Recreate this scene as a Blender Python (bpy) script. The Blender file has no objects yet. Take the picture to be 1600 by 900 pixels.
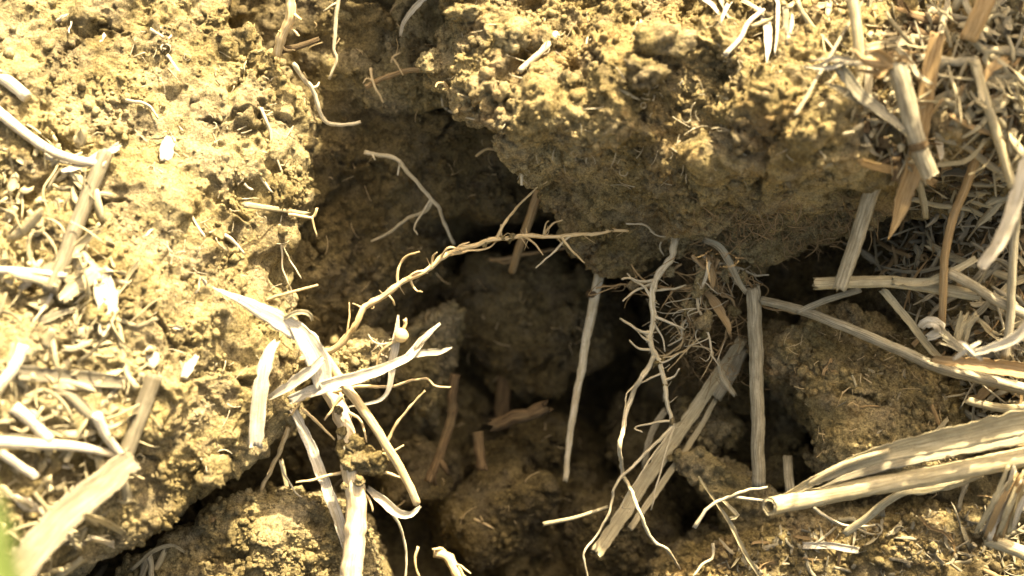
import bpy, math, random, time
import numpy as np
from mathutils import Vector, Matrix
from mathutils.bvhtree import BVHTree

T0 = time.time()
scene = bpy.context.scene
COL = scene.collection
random.seed(7)
RNG = np.random.default_rng(7)

# ------------------------------------------------------------------ camera, sky, sun, exposure
K = 0.00013            # metres per design unit: the view is about 21 cm of soil across
D = 2600.0             # camera distance in design units (34 cm)
TILT = math.radians(25)  # the camera looks steeply down into the broken soil
RX = Matrix.Rotation(TILT, 3, 'X')
RXN = np.array(RX)

def to_world(a):
    """(right, up, towards-viewer) in design units -> metres, z up."""
    return (np.asarray(a, float) @ RXN.T) * K

cam_d = bpy.data.cameras.new('camera')
cam = bpy.data.objects.new('camera', cam_d)
COL.objects.link(cam)
cam.location = Vector(to_world((0, 0, D)))
cam.rotation_euler = (TILT, 0, 0)
cam_d.sensor_width = 36
cam_d.lens = 36 * D / 1600.0
cam_d.clip_start = 0.005
cam_d.clip_end = 200
cam_d.dof.use_dof = True
cam_d.dof.focus_distance = (D + 60) * K
cam_d.dof.aperture_fstop = 8.0
scene.camera = cam

SUN = Vector((0.28, 0.88, 0.355)).normalized()
SUNW = RX @ SUN
el = math.asin(SUNW.z)
az = math.atan2(SUNW.x, SUNW.y)
world = bpy.data.worlds.new('World')
scene.world = world
world.use_nodes = True
wn = world.node_tree
sky = wn.nodes.new('ShaderNodeTexSky')
sky.sky_type = 'NISHITA'
sky.sun_disc = False
sky.sun_elevation = el
sky.sun_rotation = az
sky.dust_density = 7.0
sky.air_density = 0.6
sky.ozone_density = 0.3
bg = wn.nodes['Background']
bg.inputs['Strength'].default_value = 0.115
wn.links.new(sky.outputs['Color'], bg.inputs['Color'])

sun_d = bpy.data.lights.new('sun', 'SUN')
sun_d.energy = 4.5
sun_d.angle = math.radians(0.55)
sun_d.color = (1.0, 0.96, 0.89)
sun = bpy.data.objects.new('sun', sun_d)
sun.rotation_euler = SUNW.to_track_quat('Z', 'Y').to_euler()
COL.objects.link(sun)

vs = scene.view_settings
vs.view_transform = 'Standard'
vs.look = 'None'
vs.gamma = 1
vs.exposure = 2.25
try:
    vs.use_white_balance = True
    vs.white_balance_temperature = 8300
    vs.white_balance_tint = 8.5
except Exception:
    pass

# ------------------------------------------------------------------ noise
_p = np.random.default_rng(3).permutation(256)
PERM = np.concatenate([_p, _p, _p]).astype(np.int32)
GR = np.random.default_rng(4).normal(size=(256, 3)).astype(np.float32)
GR /= np.linalg.norm(GR, axis=1)[:, None]
RP = np.random.default_rng(5).random((256, 3)).astype(np.float32)

def perlin(p):
    p = np.asarray(p, np.float32)
    i = np.floor(p).astype(np.int32)
    f = p - i
    i &= 255
    u = f * f * f * (f * (f * 6 - 15) + 10)
    out = 0
    for dx in (0, 1):
        wx = u[:, 0] if dx else 1 - u[:, 0]
        hx = PERM[i[:, 0] + dx]
        for dy in (0, 1):
            wy = u[:, 1] if dy else 1 - u[:, 1]
            hy = PERM[hx + i[:, 1] + dy]
            for dz in (0, 1):
                wz = u[:, 2] if dz else 1 - u[:, 2]
                g = GR[PERM[hy + i[:, 2] + dz]]
                d = g[:, 0] * (f[:, 0] - dx) + g[:, 1] * (f[:, 1] - dy) + g[:, 2] * (f[:, 2] - dz)
                out = out + wx * wy * wz * d
    return out * 1.5

def fbm(p, octs=3, gain=0.5):
    s = 0
    a = 1.0
    for o in range(octs):
        s = s + a * perlin(p * (2.03 ** o) + 17.3 * o)
        a *= gain
    return s

def worley(p):
    p = np.asarray(p, np.float32)
    i = np.floor(p).astype(np.int32)
    f = p - i
    i &= 255
    f1 = np.full(len(p), 9.0, np.float32)
    f2 = np.full(len(p), 9.0, np.float32)
    for dx in (-1, 0, 1):
        hx = PERM[(i[:, 0] + dx) & 255]
        for dy in (-1, 0, 1):
            hy = PERM[hx + ((i[:, 1] + dy) & 255)]
            for dz in (-1, 0, 1):
                r = RP[PERM[hy + ((i[:, 2] + dz) & 255)]]
                ex = r[:, 0] + dx - f[:, 0]
                ey = r[:, 1] + dy - f[:, 1]
                ez = r[:, 2] + dz - f[:, 2]
                d = ex * ex + ey * ey + ez * ez
                m = d < f1
                f2 = np.where(m, f1, np.minimum(f2, d))
                f1 = np.where(m, d, f1)
    return np.sqrt(f1), np.sqrt(f2)

def sstep(x, a, b):
    t = np.clip((x - a) / (b - a), 0, 1)
    return t * t * (3 - 2 * t)

# ------------------------------------------------------------------ materials
def new_mat(name):
    m = bpy.data.materials.new(name)
    m.use_nodes = True
    nt = m.node_tree
    b = nt.nodes['Principled BSDF']
    b.inputs['Specular IOR Level'].default_value = 0.25
    return m, nt, b

def ramp(nt, fac, stops):
    r = nt.nodes.new('ShaderNodeValToRGB')
    e = r.color_ramp.elements
    while len(e) < len(stops):
        e.new(0.5)
    for q, (pos, c) in enumerate(stops):
        e[q].position = pos
        e[q].color = (c[0], c[1], c[2], 1)
    nt.links.new(fac, r.inputs['Fac'])
    return r.outputs['Color']

def noise(nt, vec, scale, detail=4, rough=0.6):
    n = nt.nodes.new('ShaderNodeTexNoise')
    n.inputs['Scale'].default_value = scale
    n.inputs['Detail'].default_value = detail
    n.inputs['Roughness'].default_value = rough
    nt.links.new(vec, n.inputs['Vector'])
    return n.outputs['Fac']

def mixc(nt, fac, a, b, mode='MIX'):
    m = nt.nodes.new('ShaderNodeMix')
    m.data_type = 'RGBA'
    m.blend_type = mode
    for sock, v in ((m.inputs[0], fac), (m.inputs[6], a), (m.inputs[7], b)):
        if isinstance(v, (int, float)):
            sock.default_value = v
        elif isinstance(v, tuple):
            sock.default_value = (*v, 1)
        else:
            nt.links.new(v, sock)
    return m.outputs[2]

def soil_material(name, dark, mid, pale, rust=0.0, bump=0.0011):
    m, nt, b = new_mat(name)
    geo = nt.nodes.new('ShaderNodeNewGeometry')
    pos = geo.outputs['Position']
    n1 = noise(nt, pos, 55, 5, 0.6)
    n2 = noise(nt, pos, 420, 5, 0.7)
    n3 = noise(nt, pos, 2600, 3, 0.7)
    c1 = ramp(nt, n1, [(0.34, dark), (0.5, mid), (0.66, pale)])
    pt = nt.nodes.new('ShaderNodeMapRange')
    pt.inputs[1].default_value = 0.46
    pt.inputs[2].default_value = 0.64
    pt.inputs[4].default_value = 0.55
    nt.links.new(noise(nt, pos, 120, 4, 0.6), pt.inputs[0])
    c1 = mixc(nt, pt.outputs[0], c1, (mid[0] * 0.80, mid[0] * 0.66, mid[0] * 0.42))
    sp = nt.nodes.new('ShaderNodeMapRange')
    sp.inputs[1].default_value = 0.66
    sp.inputs[2].default_value = 0.72
    sp.inputs[4].default_value = 0.75
    nt.links.new(noise(nt, pos, 900, 2, 0.5), sp.inputs[0])
    c1 = mixc(nt, sp.outputs[0], c1, (0.07, 0.048, 0.025))
    c2 = ramp(nt, n2, [(0.33, (0.5, 0.47, 0.42)), (0.5, (1, 1, 1)), (0.68, (1.35, 1.33, 1.27))])
    c = mixc(nt, 1.0, c1, c2, 'MULTIPLY')
    c3 = ramp(nt, n3, [(0.33, (0.45, 0.43, 0.40)), (0.5, (1, 1, 1)), (0.67, (1.45, 1.43, 1.4))])
    c = mixc(nt, 0.8, c, c3, 'MULTIPLY')
    if rust:
        n4 = noise(nt, pos, 110, 4, 0.6)
        f = nt.nodes.new('ShaderNodeMapRange')
        f.inputs[1].default_value = 0.5
        f.inputs[2].default_value = 0.72
        f.inputs[4].default_value = rust
        nt.links.new(n4, f.inputs[0])
        c = mixc(nt, f.outputs[0], c, (0.30, 0.15, 0.035))
    nt.links.new(c, b.inputs['Base Color'])
    b.inputs['Roughness'].default_value = 0.95
    b.inputs['Specular IOR Level'].default_value = 0.1
    vor = nt.nodes.new('ShaderNodeTexVoronoi')
    vor.inputs['Scale'].default_value = 1100
    nt.links.new(pos, vor.inputs['Vector'])
    add = nt.nodes.new('ShaderNodeMath')
    add.operation = 'MULTIPLY_ADD'
    nt.links.new(vor.outputs['Distance'], add.inputs[0])
    add.inputs[1].default_value = -0.35
    nt.links.new(noise(nt, pos, 1500, 6, 0.75), add.inputs[2])
    bu = nt.nodes.new('ShaderNodeBump')
    bu.inputs['Strength'].default_value = 1.0
    bu.inputs['Distance'].default_value = bump
    nt.links.new(add.outputs[0], bu.inputs['Height'])
    nt.links.new(bu.outputs['Normal'], b.inputs['Normal'])
    return m

def fibre_material(name, dark, mid, pale, blotch, blotch_amt, rough=0.55, fibre=5.0, bump=0.00025, dirt=0.3, transl=0.0):
    """Plant fibre: streaks run along the stem (attribute 'along' = around, around, length)."""
    m, nt, b = new_mat(name)
    at = nt.nodes.new('ShaderNodeAttribute')
    at.attribute_name = 'along'
    mp = nt.nodes.new('ShaderNodeMapping')
    mp.inputs['Scale'].default_value = (fibre, fibre, 0.9)
    nt.links.new(at.outputs['Vector'], mp.inputs['Vector'])
    st = noise(nt, mp.outputs[0], 1.0, 5, 0.7)
    c = ramp(nt, st, [(0.37, dark), (0.5, mid), (0.63, pale)])
    geo = nt.nodes.new('ShaderNodeNewGeometry')
    n2 = noise(nt, geo.outputs['Position'], 160, 5, 0.65)
    f = nt.nodes.new('ShaderNodeMapRange')
    f.inputs[1].default_value = 0.48
    f.inputs[2].default_value = 0.68
    f.inputs[4].default_value = blotch_amt
    nt.links.new(n2, f.inputs[0])
    c = mixc(nt, f.outputs[0], c, blotch)
    n3 = noise(nt, geo.outputs['Position'], 1300, 4, 0.7)
    f3 = nt.nodes.new('ShaderNodeMapRange')
    f3.inputs[1].default_value = 0.58
    f3.inputs[2].default_value = 0.70
    f3.inputs[4].default_value = dirt
    nt.links.new(n3, f3.inputs[0])
    c = mixc(nt, f3.outputs[0], c, (0.16, 0.105, 0.045))
    nt.links.new(c, b.inputs['Base Color'])
    b.inputs['Roughness'].default_value = rough
    bu = nt.nodes.new('ShaderNodeBump')
    bu.inputs['Strength'].default_value = 0.8
    bu.inputs['Distance'].default_value = bump
    nt.links.new(st, bu.inputs['Height'])
    nt.links.new(bu.outputs['Normal'], b.inputs['Normal'])
    if transl:
        tr = nt.nodes.new('ShaderNodeBsdfTranslucent')
        nt.links.new(c, tr.inputs['Color'])
        mx = nt.nodes.new('ShaderNodeMixShader')
        mx.inputs[0].default_value = transl
        nt.links.new(b.outputs[0], mx.inputs[1])
        nt.links.new(tr.outputs[0], mx.inputs[2])
        nt.links.new(mx.outputs[0], nt.nodes['Material Output'].inputs['Surface'])
    return m

M = {}
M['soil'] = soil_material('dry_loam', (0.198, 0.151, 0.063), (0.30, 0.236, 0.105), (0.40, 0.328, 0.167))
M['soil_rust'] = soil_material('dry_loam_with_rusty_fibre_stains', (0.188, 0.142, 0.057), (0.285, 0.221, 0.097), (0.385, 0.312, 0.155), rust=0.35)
M['soil_moist_shade'] = soil_material('moist_shaded_loam', (0.105, 0.077, 0.032), (0.160, 0.121, 0.052), (0.225, 0.175, 0.082))  # moist pit soil; on the ledge and wall its darkness paints in shade
M['straw'] = fibre_material('weathered_straw', (0.28, 0.225, 0.11), (0.44, 0.365, 0.20), (0.57, 0.485, 0.29), (0.28, 0.235, 0.13), 0.65, transl=0.12, dirt=0.5)
M['straw_grey'] = fibre_material('grey_weathered_straw', (0.16, 0.135, 0.078), (0.28, 0.24, 0.145), (0.41, 0.36, 0.23), (0.14, 0.115, 0.062), 0.6, rough=0.65, dirt=0.5)
M['straw_dull'] = fibre_material('dull_grey_straw', (0.095, 0.08, 0.046), (0.17, 0.143, 0.085), (0.25, 0.215, 0.135), (0.10, 0.08, 0.045), 0.6, rough=0.7, dirt=0.5)  # darker, duller version of the grey straw
M['straw_white'] = fibre_material('bleached_leaf', (0.42, 0.355, 0.225), (0.59, 0.52, 0.36), (0.72, 0.66, 0.50), (0.38, 0.30, 0.165), 0.6, rough=0.6, dirt=0.6, transl=0.15)
M['straw_orange'] = fibre_material('orange_leaf_sheath', (0.25, 0.155, 0.06), (0.38, 0.25, 0.105), (0.50, 0.35, 0.165), (0.28, 0.20, 0.10), 0.5, transl=0.15)
M['twig'] = fibre_material('brown_bark', (0.05, 0.031, 0.013), (0.095, 0.060, 0.026), (0.155, 0.102, 0.046), (0.10, 0.074, 0.034), 0.7, rough=0.9, fibre=3, dirt=0.7)
M['root_tan'] = fibre_material('tan_root_skin', (0.40, 0.275, 0.115), (0.57, 0.42, 0.20), (0.68, 0.54, 0.30), (0.40, 0.27, 0.12), 0.4, rough=0.6, fibre=2.0, dirt=0.45)
M['root_white'] = fibre_material('pale_root_skin', (0.36, 0.295, 0.165), (0.48, 0.41, 0.25), (0.60, 0.53, 0.36), (0.36, 0.27, 0.135), 0.45, rough=0.65, fibre=2.0, dirt=0.5)
M['root_stock'] = fibre_material('pale_root_stock_skin', (0.42, 0.31, 0.16), (0.60, 0.48, 0.28), (0.72, 0.60, 0.38), (0.42, 0.29, 0.135), 0.6, rough=0.6, fibre=2.5, dirt=0.5)
M['root_brown'] = fibre_material('brown_fine_root_skin', (0.20, 0.125, 0.05), (0.30, 0.20, 0.085), (0.40, 0.29, 0.15), (0.22, 0.14, 0.06), 0.5, rough=0.75, fibre=2.0, dirt=0.5)
M['green'] = fibre_material('fresh_green_blade', (0.10, 0.15, 0.03), (0.15, 0.20, 0.045), (0.20, 0.25, 0.06), (0.17, 0.19, 0.05), 0.3, dirt=0.0, transl=0.3)

# ------------------------------------------------------------------ object helpers
def W(px, py, w):
    """Point on the line of sight of photo pixel (px, py), w units towards the viewer from the soil datum."""
    s = (D - w) / D
    return ((px - 800.0) * s, (450.0 - py) * s, w)

def mesh_object(name, verts, faces, mat, parent=None, origin=None, attr=None, smooth=True):
    """verts in design units (view-aligned axes); the mesh gets its origin at `origin` (design units)."""
    v = to_world(verts)
    o = to_world(origin) if origin is not None else v.mean(0)
    me = bpy.data.meshes.new(name)
    v = (v - o).astype(np.float32)
    if isinstance(faces, np.ndarray):
        nf, n = faces.shape
        me.vertices.add(len(v))
        me.vertices.foreach_set('co', v.ravel())
        me.loops.add(nf * n)
        me.loops.foreach_set('vertex_index', faces.astype(np.int32).ravel())
        me.polygons.add(nf)
        me.polygons.foreach_set('loop_start', np.arange(0, nf * n, n, dtype=np.int32))
        me.update(calc_edges=True)
        me.validate()
    else:
        me.from_pydata(v.tolist(), [], faces)
    if attr is not None:
        a = me.attributes.new('along', 'FLOAT_VECTOR', 'POINT')
        a.data.foreach_set('vector', np.asarray(attr, np.float32).ravel())
    if smooth:
        me.polygons.foreach_set('use_smooth', np.ones(len(me.polygons), bool))
    me.materials.append(mat)
    ob = bpy.data.objects.new(name, me)
    COL.objects.link(ob)
    if parent is not None:
        ob.parent = parent
        ob.location = Vector(o) - parent.location
    else:
        ob.location = Vector(o)
    return ob

def tag(o, label=None, cat=None, group=None, kind=None):
    if label: o['label'] = label
    if cat: o['category'] = cat
    if group: o['group'] = group
    if kind: o['kind'] = kind
    return o

def thing(name, label, cat, at, group=None):
    e = bpy.data.objects.new(name, None)
    e.empty_display_size = 0.002
    COL.objects.link(e)
    e.location = Vector(to_world(at))
    return tag(e, label, cat, group)

# ------------------------------------------------------------------ soil masses
def poly_sd(px, py, poly):
    """signed distance (negative inside) of points to polygon."""
    P = np.array(poly, float)
    Q = np.roll(P, -1, 0)
    d = np.full(px.shape, 1e18)
    inside = np.zeros(px.shape, bool)
    for (ax, ay), (bx, by) in zip(P, Q):
        ex, ey = bx - ax, by - ay
        t = np.clip(((px - ax) * ex + (py - ay) * ey) / (ex * ex + ey * ey + 1e-9), 0, 1)
        d = np.minimum(d, (px - ax - t * ex) ** 2 + (py - ay - t * ey) ** 2)
        c = ((ay > py) != (by > py)) & (px < (bx - ax) * (py - ay) / (by - ay + 1e-12) + ax)
        inside ^= c
    d = np.sqrt(d)
    return np.where(inside, -d, d)

def rbf(pts):
    P = np.array(pts, float)
    n = len(P)
    r = np.hypot(P[:, None, 0] - P[None, :, 0], P[:, None, 1] - P[None, :, 1])
    A = np.zeros((n + 3, n + 3))
    A[:n, :n] = -r
    A[:n, :n] += np.eye(n) * -6.0
    A[:n, n] = 1
    A[:n, n + 1:] = P[:, :2] / 500
    A[n:, :n] = A[:n, n:].T
    sol = np.linalg.solve(A, np.concatenate([P[:, 2], [0, 0, 0]]))
    def f(x, y):
        s = sol[n] + sol[n + 1] * x / 500 + sol[n + 2] * y / 500
        for q in range(n):
            s = s - sol[q] * np.hypot(x - P[q, 0], y - P[q, 1])
        return s
    return f

def surface_nets(F, o, h):
    """F negative inside. Returns verts, quads."""
    S = F < 0
    nx, ny, nz = F.shape
    cnt = np.zeros((nx - 1, ny - 1, nz - 1), np.int8)
    for dx in (0, 1):
        for dy in (0, 1):
            for dz in (0, 1):
                cnt += S[dx:nx - 1 + dx, dy:ny - 1 + dy, dz:nz - 1 + dz]
    act = np.argwhere((cnt > 0) & (cnt < 8))
    idx = np.full(cnt.shape, -1, np.int64)
    idx[tuple(act.T)] = np.arange(len(act))
    acc = np.zeros((len(act), 3))
    num = np.zeros(len(act))
    cor = [(a, b, c) for a in (0, 1) for b in (0, 1) for c in (0, 1)]
    val = {c: F[act[:, 0] + c[0], act[:, 1] + c[1], act[:, 2] + c[2]] for c in cor}
    for a in cor:
        for ax in range(3):
            if a[ax] == 0:
                b = list(a); b[ax] = 1; b = tuple(b)
                va, vb = val[a], val[b]
                m = (va < 0) != (vb < 0)
                t = np.where(m, va / np.where(m, va - vb, 1), 0)
                p = np.array(a, float)[None, :].repeat(len(act), 0)
                p[:, ax] = t
                acc += p * m[:, None]
                num += m
    V = (act + acc / num[:, None]) * h + np.array(o)
    quads = []
    for ax in range(3):
        sl0 = [slice(None)] * 3; sl1 = [slice(None)] * 3
        sl0[ax] = slice(0, -1); sl1[ax] = slice(1, None)
        s0, s1 = S[tuple(sl0)], S[tuple(sl1)]
        e = np.argwhere(s0 != s1)
        b, c = (ax + 1) % 3, (ax + 2) % 3
        ok = (e[:, b] > 0) & (e[:, c] > 0) & (e[:, b] < F.shape[b] - 1) & (e[:, c] < F.shape[c] - 1)
        e = e[ok]
        flip = s0[tuple(e.T)]
        q = []
        for ob, oc in ((-1, -1), (0, -1), (0, 0), (-1, 0)):
            g = e.copy(); g[:, b] += ob; g[:, c] += oc
            q.append(idx[tuple(g.T)])
        q = np.stack(q, 1)
        q = np.where(flip[:, None], q, q[:, ::-1])
        quads.append(q)
    Q = np.concatenate(quads)
    return V, Q[(Q >= 0).all(1)]

def subsurf(V, Q, levels):
    me = bpy.data.meshes.new('tmp')
    me.vertices.add(len(V)); me.vertices.foreach_set('co', V.astype(np.float32).ravel())
    me.loops.add(Q.size); me.loops.foreach_set('vertex_index', Q.astype(np.int32).ravel())
    me.polygons.add(len(Q)); me.polygons.foreach_set('loop_start', np.arange(0, Q.size, 4, dtype=np.int32))
    me.update(calc_edges=True)
    me.validate()
    ob = bpy.data.objects.new('tmp', me)
    COL.objects.link(ob)
    if levels:
        md = ob.modifiers.new('s', 'SUBSURF'); md.levels = levels; md.render_levels = levels
        md.boundary_smooth = 'PRESERVE_CORNERS'
    dg = bpy.context.evaluated_depsgraph_get()
    ev = ob.evaluated_get(dg)
    m2 = ev.to_mesh()
    n = len(m2.vertices)
    co = np.empty(n * 3, np.float32); m2.vertices.foreach_get('co', co)
    no = np.empty(n * 3, np.float32); m2.vertex_normals.foreach_get('vector', no)
    nl = len(m2.loops)
    lv = np.empty(nl, np.int32); m2.loops.foreach_get('vertex_index', lv)
    ev.to_mesh_clear()
    bpy.data.objects.remove(ob); bpy.data.meshes.remove(me)
    return co.reshape(-1, 3), no.reshape(-1, 3), lv.reshape(-1, 4)

def rough(co, no, amp, crumb, crack, hollow=0.0, swell=1.0):
    co = np.asarray(co, np.float32)
    """crumbly relief of dry soil, in design units along the normal."""
    warp = np.stack([perlin(co / 45 + 3), perlin(co / 45 + 31), perlin(co / 45 + 57)], 1)
    q = co + warp * 16
    big = perlin(q / 150) * 18 + perlin(q / 62 + 9) * 12 + 10 * (0.45 - np.abs(perlin(q / 85 + 13)))
    mask = sstep(perlin(co / 190 + 40) + 0.6 * perlin(co / 70 + 44) + crumb, -0.2, 0.6)
    b1, b2 = worley(q / 27 + 7)
    e1, e2 = worley(q / 11 + 3)
    h = big * amp * swell
    h += mask * amp * (8.5 * (0.5 - b1) + 5.5 * (0.5 - e1))
    h += amp * perlin(q / 15 + 20) * (2.6 + 2.8 * mask)
    h += amp * perlin(co / 6.5 + 50) * (1.2 + 1.2 * mask)
    h -= sstep(perlin(q / 34 + 60), 0.38, 0.8) * 13 * amp * mask
    if hollow:
        h -= hollow * sstep(perlin(q / 75 + 81), 0.22, 0.62)
        h += hollow * 0.5 * sstep(perlin(q / 48 + 23), 0.25, 0.6)
    if crack:
        c1, c2 = worley(q / 135 + 90)
        e = (c2 - c1) + 0.10 * perlin(co / 16 + 5)
        on = sstep(perlin(co / 120 + 71), -0.05, 0.3)
        h -= crack * on * (1 - sstep(e, 0.015, 0.085))
    return h

COARSE_V, COARSE_F, COARSE_N = [], [], 0
MASSES = []
FINE = []

def soil_mass(name, poly, pts, thick, mat, h=10.0, slope=0.0, rnd=26.0, amp=1.0, crumb=0.0, crack=10.0,
              wob=14.0, wobs=70.0, levels=2, label=None, cat=None, kind=None, margin=220, seed=0.0, facet=0.0, grit=1.0, hollow=0.0, cuts=0, csize=0.55, swell=1.0):
    """A lump of soil: outline `poly` and front relief `pts` (photo pixels, depth), `thick` deep, sides rounded and eroded."""
    global COARSE_N
    f2 = rbf(pts)
    P = np.array(poly, float)
    lo = np.maximum(P.min(0) - 3 * h, [-margin, -margin])
    hi = np.minimum(P.max(0) + 3 * h, [1600 + margin, 900 + margin])
    wm = np.mean([p[2] for p in pts])
    sc = (D - wm) / D
    def conv(a):   # photo px -> design units at the lump's mean depth
        return np.stack([(a[..., 0] - 800) * sc, (450 - a[..., 1]) * sc], -1)
    c0, c1 = conv(lo), conv(hi)
    x = np.arange(c0[0], c1[0] + h, h)
    y = np.arange(c1[1], c0[1] + h, h)
    X, Y = np.meshgrid(x, y, indexing='ij')
    FR = f2(X / sc + 800, 450 - Y / sc)
    Pd = conv(P)
    SD = poly_sd(X, Y, Pd.tolist())
    z = np.arange(FR.min() - thick - 4 * h, FR.max() + 5 * h, h)
    shp = (len(x), len(y), len(z))
    a = SD[:, :, None] + slope * (FR[:, :, None] - z[None, None, :])
    b = z[None, None, :] - FR[:, :, None]
    c = (FR[:, :, None] - thick) - z[None, None, :]
    near = (np.maximum(np.maximum(a, b), c) < 4 * wob + facet) & (np.maximum(a, b) > -4 * wob - facet - rnd)
    g = np.stack(np.broadcast_arrays(X[:, :, None], Y[:, :, None], z[None, None, :]), -1)[near].astype(np.float32)
    nn = perlin(g / wobs + seed) * wob + perlin(g / (wobs * 0.4) + seed + 11) * wob * 0.45
    if facet:
        w1, w2 = worley(g / 120 + seed)
        w3, w4 = worley(g / 52 + seed + 5)
        nn = nn - 1.3 * facet * (sstep(w2 - w1, 0, 0.35) - 0.6) * 0.5 + 0.9 * facet * (w1 - 0.5) + 0.6 * facet * (w3 - 0.5)
    nz = np.zeros(shp, np.float32)
    nz[near] = nn
    a = a + nz
    b = b + 0.7 * nz
    hh = np.maximum(rnd - np.abs(a - b), 0) / rnd
    F = np.maximum(a, b) + hh * hh * rnd * 0.25
    if cuts:
        # flat fracture faces
        r_ = np.random.default_rng(int(seed * 100))
        ctr = Pd.mean(0); ext = (Pd.max(0) - Pd.min(0)) / 2
        zc = np.median(FR) - 0.45 * ext.mean()
        rz = 0.55 * ext.mean() + 25
        gx = (X - ctr[0])[:, :, None] / ext[0]; gy = (Y - ctr[1])[:, :, None] / ext[1]; gz = (z[None, None, :] - zc) / rz
        wobble = nz * (0.35 / ext.mean())
        for q in range(cuts):
            n_ = r_.normal(size=3); n_[2] = abs(n_[2]) * 0.9 + 0.15; n_ /= np.linalg.norm(n_)
            F = np.maximum(F, (gx * n_[0] + gy * n_[1] + gz * n_[2] + wobble - csize * r_.uniform(0.88, 1.12)) * ext.min())
    F = np.maximum(F, c)
    F[0], F[-1], F[:, 0], F[:, -1], F[:, :, 0], F[:, :, -1] = 9, 9, 9, 9, 9, 9
    V, Q = surface_nets(F.astype(np.float64), (x[0], y[0], z[0]), h)
    COARSE_V.append(V); COARSE_F.append(Q + COARSE_N); COARSE_N += len(V)
    MASSES.append(dict(name=name, V=V, Q=Q, levels=levels, mat=mat, label=label, cat=cat, kind=kind, amp=amp, crumb=crumb,
                       crack=crack, seed=seed, grit=grit, hollow=hollow, swell=swell))

def finish_mass(m):
    """fine relief where the surface is open to view, coarse behind and outside; crumbs lying on it as one part"""
    V, Q = m['V'], m['Q']
    C = V[Q].mean(1)
    n = np.cross(V[Q[:, 1]] - V[Q[:, 0]], V[Q[:, 2]] - V[Q[:, 0]])
    n /= np.linalg.norm(n, axis=1)[:, None] + 1e-9
    ray = np.array([0, 0, D]) - C
    fac = (n * ray).sum(1) / np.linalg.norm(ray, axis=1)
    pxx = C[:, 0] * D / (D - C[:, 2]) + 800
    pyy = 450 - C[:, 1] * D / (D - C[:, 2])
    cand = np.nonzero((fac > -0.2) & (pxx > -40) & (pxx < 1640) & (pyy > -40) & (pyy < 940))[0]
    vis = np.zeros(len(Q), bool)
    eye = Vector((0, 0, D))
    for q in cand:
        p = Vector(C[q])
        d = p - eye
        r = BVH.ray_cast(eye, d.normalized())
        if r[0] is None or r[3] > d.length - 22:
            vis[q] = True
    for it in range(3):
        vm = np.zeros(len(V), bool)
        vm[Q[vis].ravel()] = True
        vis |= vm[Q].any(1)
    outs = []
    fine = None
    for sel, lev in ((vis, m['levels']), (~vis, 0)):
        if not sel.any():
            continue
        q = Q[sel]
        u, inv = np.unique(q, return_inverse=True)
        co, no, fq = subsurf(V[u], inv.reshape(-1, 4), lev)
        d = rough(co + m['seed'] * 13, no, m['amp'], m['crumb'], m['crack'], m['hollow'], m['swell'])
        o = (co + no * d[:, None], no, fq)
        if lev:
            fine = o
        outs.append(o)
    VV = np.concatenate([o[0] for o in outs])
    off = np.cumsum([0] + [len(o[0]) for o in outs])
    QQ = np.concatenate([o[2] + off[q] for q, o in enumerate(outs)])
    base = VV.mean(0); base[2] = VV[:, 2].min()
    ob = mesh_object(m['name'], VV, QQ, M[m['mat']], None, base)
    tag(ob, m['label'], m['cat'], None, m['kind'])
    if fine is not None:
        FINE.append((ob, fine, m))
        crumbs(ob, fine, m)

def ico():
    t = (1 + 5 ** 0.5) / 2
    v = np.array([(-1,t,0),(1,t,0),(-1,-t,0),(1,-t,0),(0,-1,t),(0,1,t),(0,-1,-t),(0,1,-t),(t,0,-1),(t,0,1),(-t,0,-1),(-t,0,1)], float)
    f = [(0,11,5),(0,5,1),(0,1,7),(0,7,10),(0,10,11),(1,5,9),(5,11,4),(11,10,2),(10,7,6),(7,1,8),(3,9,4),(3,4,2),(3,2,6),(3,6,8),(3,8,9),(4,9,5),(2,4,11),(6,2,10),(8,6,7),(9,8,1)]
    return v / np.linalg.norm(v[0]), np.array(f)
ICO_V, ICO_F = ico()
OCT_V = np.array([(1,0,0),(-1,0,0),(0,1,0),(0,-1,0),(0,0,1),(0,0,-1)], float)
OCT_F = np.array([(0,2,4),(2,1,4),(1,3,4),(3,0,4),(2,0,5),(1,2,5),(3,1,5),(0,3,5)])

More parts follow.
